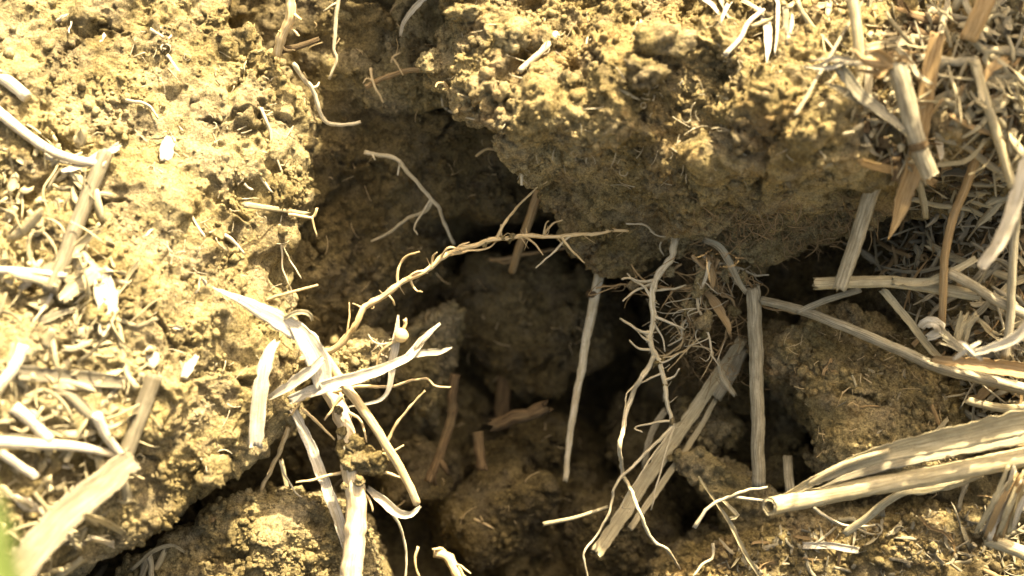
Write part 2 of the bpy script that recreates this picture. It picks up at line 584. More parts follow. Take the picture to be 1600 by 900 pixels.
def crumbs(ob, fine, m):
    co, no, fq = fine
    c = co[fq].mean(1)
    nn = no[fq[:, 0]]
    ar = np.linalg.norm(np.cross(co[fq[:, 2]] - co[fq[:, 0]], co[fq[:, 3]] - co[fq[:, 1]]), axis=1)
    px = c[:, 0] * D / (D - c[:, 2]) + 800
    py = 450 - c[:, 1] * D / (D - c[:, 2])
    up = nn @ np.array([0, math.sin(TILT), math.cos(TILT)])
    ok = (px > -20) & (px < 1620) & (py > -20) & (py < 920)
    dens = sstep(fbm(c / 90 + m['seed'], 2) + m['crumb'], -0.1, 0.7) + 0.08
    wgt = ar * ok * dens * np.clip(up + 0.55, 0.05, 1)
    tot = wgt.sum()
    n = int(min(7500, tot * 0.010 * m['grit']))
    if n < 3:
        return
    pick = RNG.choice(len(c), n, p=wgt / tot)
    r = np.clip(RNG.lognormal(math.log(2.3), 0.62, n), 1.2, 12)
    R = RNG.normal(size=(n, 4)); R /= np.linalg.norm(R, axis=1)[:, None]
    a, b, cc, d = R.T
    rot = np.stack([1-2*(cc*cc+d*d), 2*(b*cc-d*a), 2*(b*d+cc*a), 2*(b*cc+d*a), 1-2*(b*b+d*d), 2*(cc*d-b*a), 2*(b*d-cc*a), 2*(cc*d+b*a), 1-2*(b*b+cc*cc)], 1).reshape(n, 3, 3)
    v_all, f_all, base = [], [], 0
    for sel, BV, BF in ((r >= 3.2, ICO_V, ICO_F), (r < 3.2, OCT_V, OCT_F)):
        k = int(sel.sum())
        if not k:
            continue
        shape = BV[None] * RNG.uniform(0.6, 1.35, (k, len(BV), 1)) * RNG.uniform(0.6, 1.15, (k, 1, 3))
        v = np.einsum('nij,nkj->nki', rot[sel], shape) * r[sel][:, None, None]
        v += (c[pick[sel]] + nn[pick[sel]] * (r[sel] * 0.12)[:, None])[:, None, :]
        v_all.append(v.reshape(-1, 3)); f_all.append((BF[None] + (np.arange(k) * len(BV))[:, None, None]).reshape(-1, 3) + base)
        base += k * len(BV)
    v = np.concatenate(v_all); f = np.concatenate(f_all)
    o = mesh_object('soil_crumbs', v, f, M[m['mat']], ob, v.mean(0), smooth=False)
    tag(o, kind='stuff')
# ------------------------------------------------------------------ the large structure: soil
EXT = 600
ground_pts = [(480,0,-170),(560,60,-170),(650,60,-170),(500,180,-200),(600,190,-230),(480,250,-190),(600,260,-240),(750,260,-270),
 (820,290,-300),(500,340,-225),(600,345,-270),(700,345,-330),(475,400,-190),(480,470,-230),(560,450,-280),(650,430,-340),(760,370,-580),(850,380,-650),
 (960,500,-680),(960,650,-680),(1000,450,-620),(600,560,-330),(480,600,-250),(480,720,-320),(400,790,-330),(600,880,-430),(700,690,-420),
 (850,700,-470),(900,750,-380),(1100,500,-430),(1250,450,-380),(1100,600,-330),(1170,650,-310),(1260,700,-360),(1100,860,-440),
 (1130,800,-440),(1400,450,-110),(1500,400,-60),(1600,500,-40),(1400,600,-170),(1550,650,-80),(1600,800,-70),(1400,850,-130),
 (1200,900,-190),(1600,300,-80),(1300,430,-320),(1390,390,-170),(-300,500,-220),(-300,-200,-300),(800,-300,-300),(1900,-100,-100),
 (2000,500,-30),(2000,1100,0),(800,1200,-250),(0,1200,-150),(100,600,-150),(1000,100,-300),(1300,150,-250)]
soil_mass('ground', [(-800,-800),(2400,-800),(2400,1700),(-800,1700)], ground_pts, 120, 'soil_moist_shade', h=14, margin=170, crumb=0.15, crack=22, kind='structure', grit=1.6, amp=1.25, seed=1.3)

left_pts = [(0,0,-10),(200,0,-50),(320,0,-95),(400,55,-95),(445,90,-90),(458,200,-85),(460,300,-85),(432,420,-62),(440,520,-50),(445,650,-45),
 (0,250,70),(200,200,25),(330,150,-40),(330,250,-15),(200,400,85),(0,500,150),(330,450,35),(330,600,60),(400,600,10),(400,300,-50),
 (200,680,150),(0,750,220),(320,735,45),(260,790,50),(180,840,90),(120,880,110),(405,690,-25),(-300,450,200),(-300,0,60),(-300,900,330),(100,1100,150)]
soil_mass('soil_bank', [(-900,-700),(300,-700),(318,-60),(325,0),(352,35),(400,48),(440,78),(462,130),(466,190),(472,250),(470,310),(452,350),(436,400),
 (432,455),(442,520),(446,600),(450,655),(425,705),(335,757),(272,803),(232,832),(125,885),(40,960),(-100,1400),(-900,1400)], left_pts, 330, 'soil',
 slope=0.10, rnd=22, facet=11, crumb=-0.02, crack=12, wob=9, amp=1.15, grit=1.4, seed=2.1, hollow=22,
 label='large sunlit bank of crumbly yellow soil filling the left side', cat='soil bank')

over_pts = [(680,60,-60),(675,110,-45),(750,60,5),(720,140,-5),(800,205,30),(760,130,35),(850,290,-70),(930,390,-150),(1040,405,-160),(850,100,45),(870,190,75),(900,120,40),(1000,30,20),(985,90,80),(1000,150,95),(960,195,85),
 (940,250,15),(900,240,40),(960,300,-50),(1000,300,-40),(1050,60,75),(1060,150,45),(1100,110,55),(1100,200,50),(1040,230,40),(1110,270,60),(1130,250,75),(1150,330,-60),(1180,410,-150),(1180,130,105),(1220,200,135),(1250,260,125),(1310,270,100),(1250,310,0),(1300,330,-60),(1300,380,-130),
 (1200,40,50),(1350,130,100),(1350,230,110),(1300,0,30),(1450,150,120),(1450,20,60),(1450,320,-70),(1390,260,105),(1600,100,110),(1600,250,110),(1600,310,-40),(1900,0,60),(1000,-260,-110),(1600,-260,-60),(700,-200,70),(640,-150,60),(850,-20,-25)]  # points above the view at left are raised to shade the channel
soil_mass('soil_overhang', [(470,-700),(530,-300),(615,-110),(672,0),(650,80),(652,116),(680,142),(728,184),(788,228),(826,264),(848,308),(878,366),(924,404),(980,418),(1045,412),
 (1085,392),(1130,405),(1180,430),(1240,405),(1300,385),(1350,378),(1420,345),(1500,330),(1650,300),(2400,250),(2400,-700)], over_pts, 300, 'soil_rust',
 slope=0.25, rnd=30, crumb=0.38, crack=22, wob=10, amp=1.45, grit=1.2, seed=3.7, hollow=18, facet=18,
 label='overhanging soil block at upper right, sunlit on top and shaded beneath', cat='soil block')

def flat(poly, w, drop=40, tilt=(0, 0)):
    """front relief of a clod: domed, w at the middle."""
    P = np.array(poly, float); c = P.mean(0)
    r = []
    for x, y in P:
        for s, dz in ((1.0, drop), (0.55, drop * 0.25)):
            X, Y = c[0] + (x - c[0]) * s, c[1] + (y - c[1]) * s
            r.append((X, Y, w - dz + tilt[0] * (X - c[0]) + tilt[1] * (Y - c[1])))
    r.append((c[0], c[1], w))
    return r

def clod(poly, w, label, mat='soil_moist_shade', thick=120, drop=40, tilt=(0, 0), cat='clod', **kw):
    a = dict(h=12.0, slope=-0.1, rnd=10, crumb=0.0, crack=17, wob=6, wobs=60, amp=1.0, swell=0.3, grit=2.2, seed=len(MASSES) * 1.37 + 1, facet=16.0)
    a['cuts'] = 5
    a.update(kw)
    return soil_mass('soil_clod', poly, flat(poly, w, drop, tilt), thick, mat, label=label, cat=cat, **a)

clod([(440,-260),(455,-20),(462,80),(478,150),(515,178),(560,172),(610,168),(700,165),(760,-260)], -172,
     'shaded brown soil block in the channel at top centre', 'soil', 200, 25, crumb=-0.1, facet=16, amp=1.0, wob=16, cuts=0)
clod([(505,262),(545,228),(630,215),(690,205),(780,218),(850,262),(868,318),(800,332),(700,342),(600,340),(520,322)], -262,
     'flat shaded soil ledge below the channel crack, behind the pale root', 'soil_moist_shade', 150, 25, crumb=-0.1, wob=18, facet=24, cuts=0)  # darker loam puts the shade behind the overhang into the colour
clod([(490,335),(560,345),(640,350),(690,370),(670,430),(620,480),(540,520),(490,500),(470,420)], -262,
     'lumpy shaded soil wall left of the dark hole', 'soil_moist_shade', 150, 30, crumb=0.3, cuts=0, wob=16, facet=30)  # darker loam paints in the shade on this wall
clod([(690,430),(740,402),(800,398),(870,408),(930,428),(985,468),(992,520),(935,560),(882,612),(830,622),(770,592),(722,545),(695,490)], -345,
     'large dark rounded clod deep in the middle of the hole', 'soil_moist_shade', 200, 50, facet=30, cuts=5, csize=0.95)
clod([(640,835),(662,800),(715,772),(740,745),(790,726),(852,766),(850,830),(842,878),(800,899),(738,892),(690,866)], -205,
     'angular brown clod at bottom centre, largest on the pit floor', 'soil_moist_shade', 170, 40, (0, 0.1), facet=34)
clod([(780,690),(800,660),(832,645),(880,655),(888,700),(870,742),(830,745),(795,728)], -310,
     'dark clod below the broken hollow twig', 'soil_moist_shade', 150, 40, facet=26)
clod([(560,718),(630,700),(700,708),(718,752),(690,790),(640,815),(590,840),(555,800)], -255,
     'dark clod under the hooked straw stem', 'soil_moist_shade', 160, 40, facet=26)
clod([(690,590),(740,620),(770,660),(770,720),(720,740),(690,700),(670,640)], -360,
     'dim clod between the two brown twigs', 'soil_moist_shade', 120, 40, facet=26)
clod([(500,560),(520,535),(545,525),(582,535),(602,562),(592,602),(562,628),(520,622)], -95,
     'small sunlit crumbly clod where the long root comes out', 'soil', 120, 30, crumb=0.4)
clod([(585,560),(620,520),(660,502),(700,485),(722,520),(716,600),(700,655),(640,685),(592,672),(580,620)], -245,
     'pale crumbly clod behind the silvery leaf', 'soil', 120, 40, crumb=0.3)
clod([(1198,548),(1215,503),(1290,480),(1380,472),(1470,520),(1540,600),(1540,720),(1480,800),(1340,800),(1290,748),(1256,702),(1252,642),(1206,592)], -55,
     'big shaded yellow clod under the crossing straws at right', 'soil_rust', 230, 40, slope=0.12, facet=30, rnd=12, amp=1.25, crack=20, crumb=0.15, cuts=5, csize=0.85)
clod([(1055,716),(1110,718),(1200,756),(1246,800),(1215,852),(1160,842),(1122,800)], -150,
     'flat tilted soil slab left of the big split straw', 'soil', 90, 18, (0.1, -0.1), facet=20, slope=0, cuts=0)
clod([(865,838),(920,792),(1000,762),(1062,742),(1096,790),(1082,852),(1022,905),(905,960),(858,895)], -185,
     'brown clod under the lower end of the flat straw', 'soil_moist_shade', 170, 45, facet=26)
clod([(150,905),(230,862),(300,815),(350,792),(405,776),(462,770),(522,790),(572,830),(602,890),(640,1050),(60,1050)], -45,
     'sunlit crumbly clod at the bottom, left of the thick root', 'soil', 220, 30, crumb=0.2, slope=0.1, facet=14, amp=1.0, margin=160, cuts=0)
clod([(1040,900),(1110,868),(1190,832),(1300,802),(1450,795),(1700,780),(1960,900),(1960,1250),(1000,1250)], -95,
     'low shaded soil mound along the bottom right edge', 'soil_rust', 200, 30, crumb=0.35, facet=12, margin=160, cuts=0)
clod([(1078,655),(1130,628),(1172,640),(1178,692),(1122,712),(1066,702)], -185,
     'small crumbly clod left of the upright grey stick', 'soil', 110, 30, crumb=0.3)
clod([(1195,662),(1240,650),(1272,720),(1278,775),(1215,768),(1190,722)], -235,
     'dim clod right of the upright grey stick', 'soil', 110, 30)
clod([(600,880),(660,900),(720,920),(700,1000),(600,1000)], -330, 'dark clod at the bottom edge by the thick root', 'soil_moist_shade', 120, 30)
clod([(985,640),(1050,655),(1075,700),(1040,745),(985,740),(960,690)], -330, 'dark clod behind the dangling pale root', 'soil_moist_shade', 120, 40, facet=26)

# field soil beyond the modelled patch, reaching away on all sides
def field():
    xs = np.concatenate([-np.geomspace(40000, 1130, 14), np.linspace(-900, 900, 9), np.geomspace(1130, 40000, 14)])
    ys = np.concatenate([-np.geomspace(40000, 720, 14), np.linspace(-560, 560, 7), np.geomspace(720, 40000, 14)])
    X, Y = np.meshgrid(xs, ys, indexing='ij')
    inner = (np.abs(X) < 950) & (np.abs(Y) < 600)
    t = math.tan(TILT)
    Wd = -0.38 * Y - 120 + fbm(np.stack([X / 700, Y / 700, X * 0], -1).reshape(-1, 3), 3).reshape(X.shape) * 60
    far = np.hypot(X, Y)
    Wd = np.where(far > 3000, -t * Y - 120, Wd)
    V = np.stack([X, Y, Wd], -1).reshape(-1, 3)
    ny = len(ys)
    fs = []
    for i in range(len(xs) - 1):
        for j in range(ny - 1):
            if inner[i:i + 2, j:j + 2].all():
                continue
            fs.append((i * ny + j, (i + 1) * ny + j, (i + 1) * ny + j + 1, i * ny + j + 1))
    o = mesh_object('field_soil', V, np.array(fs), M['soil'], None, (0, 0, -120))
    tag(o, kind='structure')
field()

CV = np.concatenate(COARSE_V); CF = np.concatenate(COARSE_F)
BVH = BVHTree.FromPolygons(CV.tolist(), CF.tolist())
def hit(px, py):
    """how far towards the viewer the soil stands at this place of the picture"""
    d = Vector(W(px, py, 0)) - Vector((0, 0, D))
    r = BVH.ray_cast(Vector((0, 0, D)), d.normalized())
    return r[0].z if r[0] is not None else -300.0

for m in MASSES:
    finish_mass(m)
print('masses', round(time.time() - T0, 1), sum(len(f[1][2]) for f in FINE), flush=True)
# ------------------------------------------------------------------ stems, blades, roots
def spline(P, n):
    """Catmull-Rom through control points P (k,d), n samples evenly by length."""
    P = np.asarray(P, float)
    if len(P) == 2:
        t = np.linspace(0, 1, n)[:, None]
        return P[0] * (1 - t) + P[1] * t
    E = np.vstack([2 * P[0] - P[1], P, 2 * P[-1] - P[-2]])
    out = []
    for q in range(len(P) - 1):
        a, b, c, d = E[q:q + 4]
        t = np.linspace(0, 1, 24, endpoint=False)[:, None]
        out.append(0.5 * (2 * b + (c - a) * t + (2 * a - 5 * b + 4 * c - d) * t ** 2 + (3 * b - a - 3 * c + d) * t ** 3))
    out = np.vstack(out + [P[-1:]])
    L = np.concatenate([[0], np.cumsum(np.linalg.norm(np.diff(out[:, :3], axis=0), axis=1))])
    s = np.linspace(0, L[-1], n)
    return np.stack([np.interp(s, L, out[:, k]) for k in range(out.shape[1])], 1)

SEED = [0]
def rs():
    SEED[0] += 1
    return np.random.default_rng(1000 + SEED[0])

def frames(C, roll):
    T = np.gradient(C, axis=0)
    T /= np.linalg.norm(T, axis=1)[:, None] + 1e-9
    ref = np.array([0.08, 0.05, 1.0])
    S = np.cross(T, ref)
    bad = np.linalg.norm(S, axis=1) < 0.15
    S[bad] = np.cross(T[bad], np.array([1.0, 0.1, 0]))
    S /= np.linalg.norm(S, axis=1)[:, None] + 1e-9
    for q in range(1, len(S)):
        if S[q] @ S[q - 1] < 0: S[q] = -S[q]
    N = np.cross(S, T)
    c, s = np.cos(roll)[:, None], np.sin(roll)[:, None]
    return T, S * c + N * s, N * c - S * s

def sweep(C, sec, roll=None, rag=0.0, hollow=0.0, rng=None):
    """C (n,3) centre line; sec (n,m,2) closed cross sections. Returns verts, faces, attr."""
    rng = rng or rs()
    n, m = sec.shape[:2]
    roll = np.zeros(n) if roll is None else roll
    T, S, N = frames(C, roll)
    ring = C[:, None] + S[:, None] * sec[..., :1] + N[:, None] * sec[..., 1:]
    L = np.concatenate([[0], np.cumsum(np.linalg.norm(np.diff(C, axis=0), axis=1))])
    if rag:
        jag = rng.uniform(-1, 1, m) * rag
        ring[-1] += T[-1] * jag[:, None]
        ring[0] += T[0] * (rng.uniform(-1, 1, m) * rag)[:, None]
    th = np.linspace(0, 2 * math.pi, m, endpoint=False)
    off = rng.uniform(0, 50, 3)
    at = np.stack([np.broadcast_to(np.cos(th)[None], (n, m)), np.broadcast_to(np.sin(th)[None], (n, m)), np.broadcast_to(L[:, None] / 40, (n, m))], -1) + off
    V = [ring.reshape(-1, 3)]; A = [at.reshape(-1, 3)]; F = []
    def skin(o, flip=False):
        for i in range(n - 1):
            for j in range(m):
                k = (j + 1) % m
                q = (o + i * m + j, o + i * m + k, o + (i + 1) * m + k, o + (i + 1) * m + j)
                F.append(q[::-1] if flip else q)
    skin(0)
    if hollow:
        inn = C[:, None] + (ring - C[:, None]) * hollow
        V.append(inn.reshape(-1, 3)); A.append(at.reshape(-1, 3) + 3)
        skin(n * m, True)
        for e in (0, n - 1):
            for j in range(m):
                k = (j + 1) % m
                q = (e * m + j, n * m + e * m + j, n * m + e * m + k, e * m + k)
                F.append(q if e else q[::-1])
    else:
        for e in (0, n - 1):
            V.append(C[e:e + 1] + 0); A.append(at[e, :1])
            ci = sum(len(x) for x in V) - 1
            for j in range(m):
                k = (j + 1) % m
                F.append((e * m + j, e * m + k, ci) if e else (e * m + k, e * m + j, ci))
    return np.concatenate(V), F, np.concatenate(A)

def round_section(n, m, r, rng, rib=0.05, flat=1.0):
    th = np.linspace(0, 2 * math.pi, m, endpoint=False)
    rr = 1 + rib * rng.uniform(-1, 1, m)[None] + 0.03 * rng.normal(size=(n, m))
    r = np.broadcast_to(np.asarray(r, float), (n,))[:, None]
    return np.stack([np.cos(th)[None] * rr * r, np.sin(th)[None] * rr * r * flat], -1)

def blade_section(n, width, thick, curl, rng, m=9):
    """thin gutter-shaped leaf section, ribbed"""
    t = np.linspace(-1, 1, m)
    width = np.broadcast_to(np.asarray(width, float), (n,))
    curl = np.broadcast_to(np.asarray(curl, float), (n,))
    rib = rng.uniform(-0.35, 0.35, m) * min(thick, 1.6)
    edge = rng.normal(size=(n, 2)) * 0.05 - 0.25 * (rng.random((n, 2)) < 0.06)
    out = np.empty((n, 2 * m, 2))
    for i in range(n):
        a = curl[i]
        hw = width[i] / 2
        if abs(a) < 0.02:
            x, y = t * hw, 0 * t
        else:
            R = hw / a
            x, y = np.sin(t * a) * R, (np.cos(t * a) - 1) * R
        x = x.copy(); x[0] *= 1 + edge[i, 0]; x[-1] *= 1 + edge[i, 1]
        th = thick * min(1.0, width[i] / 6) * 0.5
        top = np.stack([x, y + th + rib], 1)
        bot = np.stack([x[::-1], (y - th + rib)[::-1]], 1)
        out[i, :m] = bot[::-1][::-1] if False else bot
        out[i, m:] = top
    return out

def centre(pts, n, wig, rng, rest, lift):
    """control points in photo pixels -> centre line in design units; `rest`: lies on the soil below."""
    P = np.array([(p[0], p[1], p[2] if len(p) > 2 else 0.0) for p in pts], float)
    if rest:
        S = spline(P[:, :2], 9)
        hs = np.array([hit(a, b) for a, b in S])
        s = np.linspace(0, 1, 9)
        if rest == 'follow':
            k = np.array([0.25, 0.5, 0.25])
            h2 = np.convolve(np.pad(hs, 1, 'edge'), k, 'valid')
            h2 = np.maximum(h2, hs)
            C = np.column_stack([S, h2 + lift])
            C = spline(C, n)
            P = None
        else:
            A = np.column_stack([np.ones(9), s])
            co, *_ = np.linalg.lstsq(A, hs, rcond=None)
            res = hs - A @ co
            w = A @ co + min(np.max(res), 60) + lift
            sp = np.concatenate([[0], np.cumsum(np.hypot(*np.diff(P[:, :2], axis=0).T))]); sp /= sp[-1]
            P[:, 2] += np.interp(sp, s, w)
    if P is not None:
        C = spline(P, n)
    C = np.array([W(*c) for c in C])
    if wig:
        t = np.linspace(0, 1, n)[:, None]
        L = np.linalg.norm(np.diff(C, axis=0), axis=1).sum()
        o = rng.uniform(0, 200, 3)
        for sc, a in ((40, 1.0), (14, 0.4)):
            q = np.column_stack([t[:, 0] * L / sc + o[0], 0 * t[:, 0] + o[1], 0 * t[:, 0] + o[2]])
            C = C + wig * a * np.stack([perlin(q), perlin(q + 31.7), perlin(q + 77.1)], 1)
    return C

def length(pts):
    p = np.array([q[:2] for q in pts], float)
    return np.hypot(*np.diff(p, axis=0).T).sum()

def stem_mesh(name, pts, r, mat, parent=None, r1=None, sides=12, hollow=0.0, rag=2.0, wig=1.0, rest=False, lift=0.0, rib=0.07, flat=1.0, knots=0.0, step=7):
    rng = rs()
    n = int(max(6, min(90, length(pts) / step)))
    C = centre(pts, n, wig, rng, rest, lift)
    rad = np.linspace(r, r if r1 is None else r1, n)
    if knots:
        rad = rad * (1 + knots * perlin(np.column_stack([np.arange(n) * 0.45 + rng.uniform(0, 99), np.zeros(n), np.zeros(n)])))
    V, F, A = sweep(C, round_section(n, sides, rad, rng, rib, flat), None, rag, hollow, rng)
    ob = mesh_object(name, V, F, M[mat], parent, C[0], A)
    return ob, C

def blade_mesh(name, pts, width, mat, parent=None, thick=2.0, curl=0.5, roll=(0, 0), rag=3.0, wig=1.5, rest=False, lift=0.0, step=7):
    """width: number or list (spread along the length)."""
    rng = rs()
    n = int(max(8, min(80, length(pts) / step)))
    C = centre(pts, n, wig, rng, rest, lift)
    wd = np.interp(np.linspace(0, 1, n), np.linspace(0, 1, np.size(width)), np.atleast_1d(width)) if np.size(width) > 1 else np.full(n, float(width))
    cu = np.interp(np.linspace(0, 1, n), np.linspace(0, 1, np.size(curl)), np.atleast_1d(curl)) if np.size(curl) > 1 else np.full(n, float(curl))
    cu = cu * (1 + 0.25 * rng.normal()) * (-1 if rng.random() < 0.65 and np.size(curl) == 1 else 1)
    ro = np.linspace(roll[0], roll[1], n)
    V, F, A = sweep(C, blade_section(n, wd, thick, cu, rng), ro, rag, 0, rng)
    ob = mesh_object(name, V, F, M[mat], parent, C[0], A)
    return ob, C

def stem(label, pts, r, mat='straw', name='straw', cat='straw', group=None, **kw):
    o, C = stem_mesh(name, pts, r, mat, **kw)
    return tag(o, label, cat, group)

def blade(label, pts, width, mat='straw', name='straw_strip', cat='straw', group=None, **kw):
    o, C = blade_mesh(name, pts, width, mat, **kw)
    return tag(o, label, cat, group)

def lump_mesh(name, at, r, mat, parent=None, squash=(1, 1, 1), amp=0.45, sub=4):
    import bmesh
    bm = bmesh.new()
    bmesh.ops.create_icosphere(bm, subdivisions=sub, radius=1.0)
    v = np.array([x.co[:] for x in bm.verts]); f = np.array([[y.index for y in x.verts] for x in bm.faces])
    bm.free()
    o = RNG.uniform(0, 90, 3)
    q = v * 1.1 + o
    w1, _ = worley(q * 1.6)
    w2, _ = worley(q * 4.2)
    d = 1 + amp * (1.5 * perlin(q * 0.9) + 1.1 * (0.5 - w1) + 0.75 * (0.5 - w2) + 0.5 * perlin(q * 5) + 0.35 * perlin(q * 10))
    p = v * d[:, None] * np.array(squash) * r
    return mesh_object(name, p + np.array(at), f, M[mat], parent, at)

def lump(label, px, py, dw, r, mat='soil', **kw):
    at = W(px, py, hit(px, py) + dw)
    return tag(lump_mesh('soil_pellet', at, r, mat, **kw), label, 'soil pellet')

def root(label, pts, r, r1, mat='root_tan', branches=(), name='root', cat='root', group=None, hairs=0, clods=0, **kw):
    """a root with its rootlets: branches = (pts, r0, r1[, mat])"""
    kw.setdefault('wig', 3.0); kw.setdefault('knots', 0.35); kw.setdefault('sides', 10); kw.setdefault('rag', 1.0); kw.setdefault('step', 5)
    e = thing(name, label, cat, W(*pts[0]) if not kw.get('rest') else W(pts[0][0], pts[0][1], hit(*pts[0][:2])), group)
    o, C = stem_mesh('main_root', pts, r, mat, e, r1=r1, **kw)
    rng = rs()
    for b in branches:
        bp = [list(p) for p in b[0]]
        # the rootlet starts on the root: nearest point of its centre line
        if len(bp[0]) == 2:
            scr = np.stack([C[:, 0] * D / (D - C[:, 2]) + 800, 450 - C[:, 1] * D / (D - C[:, 2])], 1)
            q = np.argmin(np.hypot(scr[:, 0] - bp[0][0], scr[:, 1] - bp[0][1]))
            w0 = C[q, 2]
            bp[0] = [scr[q, 0], scr[q, 1], w0]
            for t in range(1, len(bp)):
                bp[t] = [bp[t][0], bp[t][1], w0 + (bp[t][2] if len(bp[t]) > 2 else rng.uniform(-6, 14) * t)]
        stem_mesh('rootlet', bp, b[1], b[3] if len(b) > 3 else mat, e, r1=b[2], sides=6, wig=3.0, knots=0.35, rag=0.5, step=4)
    for q in range(clods):
        k = rng.integers(1, len(C) - 1)
        lump_mesh('soil_lump', C[k] + rng.normal(size=3) * 2, rng.uniform(2.5, 6.5), 'soil', e, (1.1, 0.9, 0.8), 0.6, 2)
    for q in range(hairs):
        k = rng.integers(1, len(C) - 1)
        t = C[k + 1] - C[k - 1] if k + 1 < len(C) else C[k] - C[k - 1]
        d = rng.normal(size=3); d /= np.linalg.norm(d)
        L = rng.uniform(4, 22)
        p0 = C[k]; p1 = p0 + d * L * 0.6 + rng.normal(size=3) * 3; p2 = p0 + d * L + rng.normal(size=3) * 9
        cc = spline(np.stack([p0, p1, p2]), 6)
        V, F, A = sweep(cc, round_section(6, 4, np.linspace(0.9, 0.35, 6), rng), None, 0, 0, rng)
        mesh_object('rootlet', V, F, M[mat], e, p0, A)
    return e

def wander(x, y, w, L, ang, turn, rng, k=6, dw=0.0):
    """control points of a wavering thread"""
    p = [(x, y, w)]
    for q in range(k):
        ang += rng.normal() * turn
        x += math.cos(ang) * L / k; y += math.sin(ang) * L / k
        w += dw / k + rng.normal() * L * 0.02
        p.append((x, y, w))
    return p

# ---- long tan root spanning the hole
root('long tan root arching across the hole from the small sunlit clod', [(415,572,-95),(470,560,-88),(522,545,-58),(548,516,-48),(562,490,-42),(586,470,-40),(612,452,-38),(642,434,-36),(672,415,-36),(702,398,-38),(736,384,-40),(776,373,-44),(830,370,-50),(890,367,-62),(940,362,-75),(980,360,-90)],
     6.4, 2.6, 'root_tan', [
  ([(620,450),(621,428),(630,406),(656,393)], 2.6, 1.2), ([(542,525),(545,500),(547,472)], 2.2, 1.0), ([(640,436),(652,425),(668,427)], 2.2, 1.0),
  ([(640,436),(648,450),(660,457)], 2.4, 1.0), ([(670,416),(688,402),(700,386),(722,390)], 2.6, 1.2), ([(676,414),(676,400),(683,394)], 2.2, 1.0),
  ([(700,398),(730,392),(760,388),(776,378)], 2.4, 1.2), ([(776,373),(786,350),(812,318),(838,296),(856,283)], 2.8, 1.0), ([(786,371),(784,352)], 2.2, 1.1), ([(776,373),(764,378),(760,388)], 2, 1),
  ([(850,369),(862,352),(880,341)], 2.4, 1.0), ([(822,370),(821,356)], 1.6, 0.9), ([(878,367),(888,385),(904,402),(914,411)], 2.6, 1.0), ([(848,369),(852,352),(857,345)], 1.8, 0.9),
  ([(892,367),(868,392),(838,418)], 2.4, 1.2, 'root_white'), ([(600,460),(612,468),(618,478)], 2.0, 1.0), ([(570,482),(560,478),(552,474)], 2.0, 1.0), ([(714,394),(722,384),(735,380)], 2, 1), ([(815,370),(835,380),(850,398)], 2, 1)], hairs=24, clods=12, wig=5.0, knots=0.5)

# ---- hanging pale root at the overhang
mainp = [(1048,352,-120),(1053,378,-112),(1050,402,-108),(1038,418,-105),(1026,436,-102),(1021,456,-100),(1018,476,-100),(1021,502,-102),(1017,530,-104),(1029,562,-106),(1040,592,-108),(1044,630,-112),(1053,668,-118)]
root('knobbly pale root hanging from the overhang in front of the hole', mainp, 6.4, 3.2, 'root_white', [
  ([(1047,364),(1024,364),(1008,350),(978,350)], 3.0, 1.4), ([(1047,366),(1030,370),(1016,362)], 2.2, 1.0), ([(1040,372),(1032,382),(1036,400)], 2.2, 1.0),
  ([(1024,438),(1000,440),(984,434),(970,436)], 3.0, 1.6), ([(1020,470),(1006,448),(990,438),(980,428)], 2.6, 1.2), ([(1010,444),(992,456),(974,470)], 2.8, 1.2),
  ([(1020,520),(1000,516),(984,506),(968,499)], 3.0, 1.4), ([(1018,528),(1004,520),(990,512),(972,502)], 2.2, 1.0), ([(1016,535),(1006,527),(996,517)], 2.0, 1.0),
  ([(1014,552),(998,545),(984,532)], 2.6, 1.2), ([(1022,558),(1012,576),(1000,592),(988,618),(976,655),(970,700),(972,735),(984,760),(998,800),(1022,846),(1044,860),(1066,896)], 4.5, 2.0),
  ([(1000,592),(985,610),(975,640)], 2, 1), ([(984,752),(966,752),(957,775),(952,800),(932,838),(912,866),(918,905)], 3.0, 1.6), ([(978,672),(994,668),(1004,676)], 2.0, 1.0),
  ([(1040,592),(1054,588),(1062,576)], 2.4, 1.2), ([(1032,566),(1046,560),(1060,552)], 2, 1), ([(1022,456),(1044,452),(1072,446)], 2.4, 1.4), ([(1026,498),(1050,508),(1070,516)], 2.6, 1.2), ([(1030,500),(1036,530),(1040,548)], 2.2, 1.2), ([(985,760),(975,780),(985,795)],1.8,1.0), ([(998,800),(1018,792),(1024,776)],2,1)], hairs=40, clods=16, wig=5.0, knots=0.55)

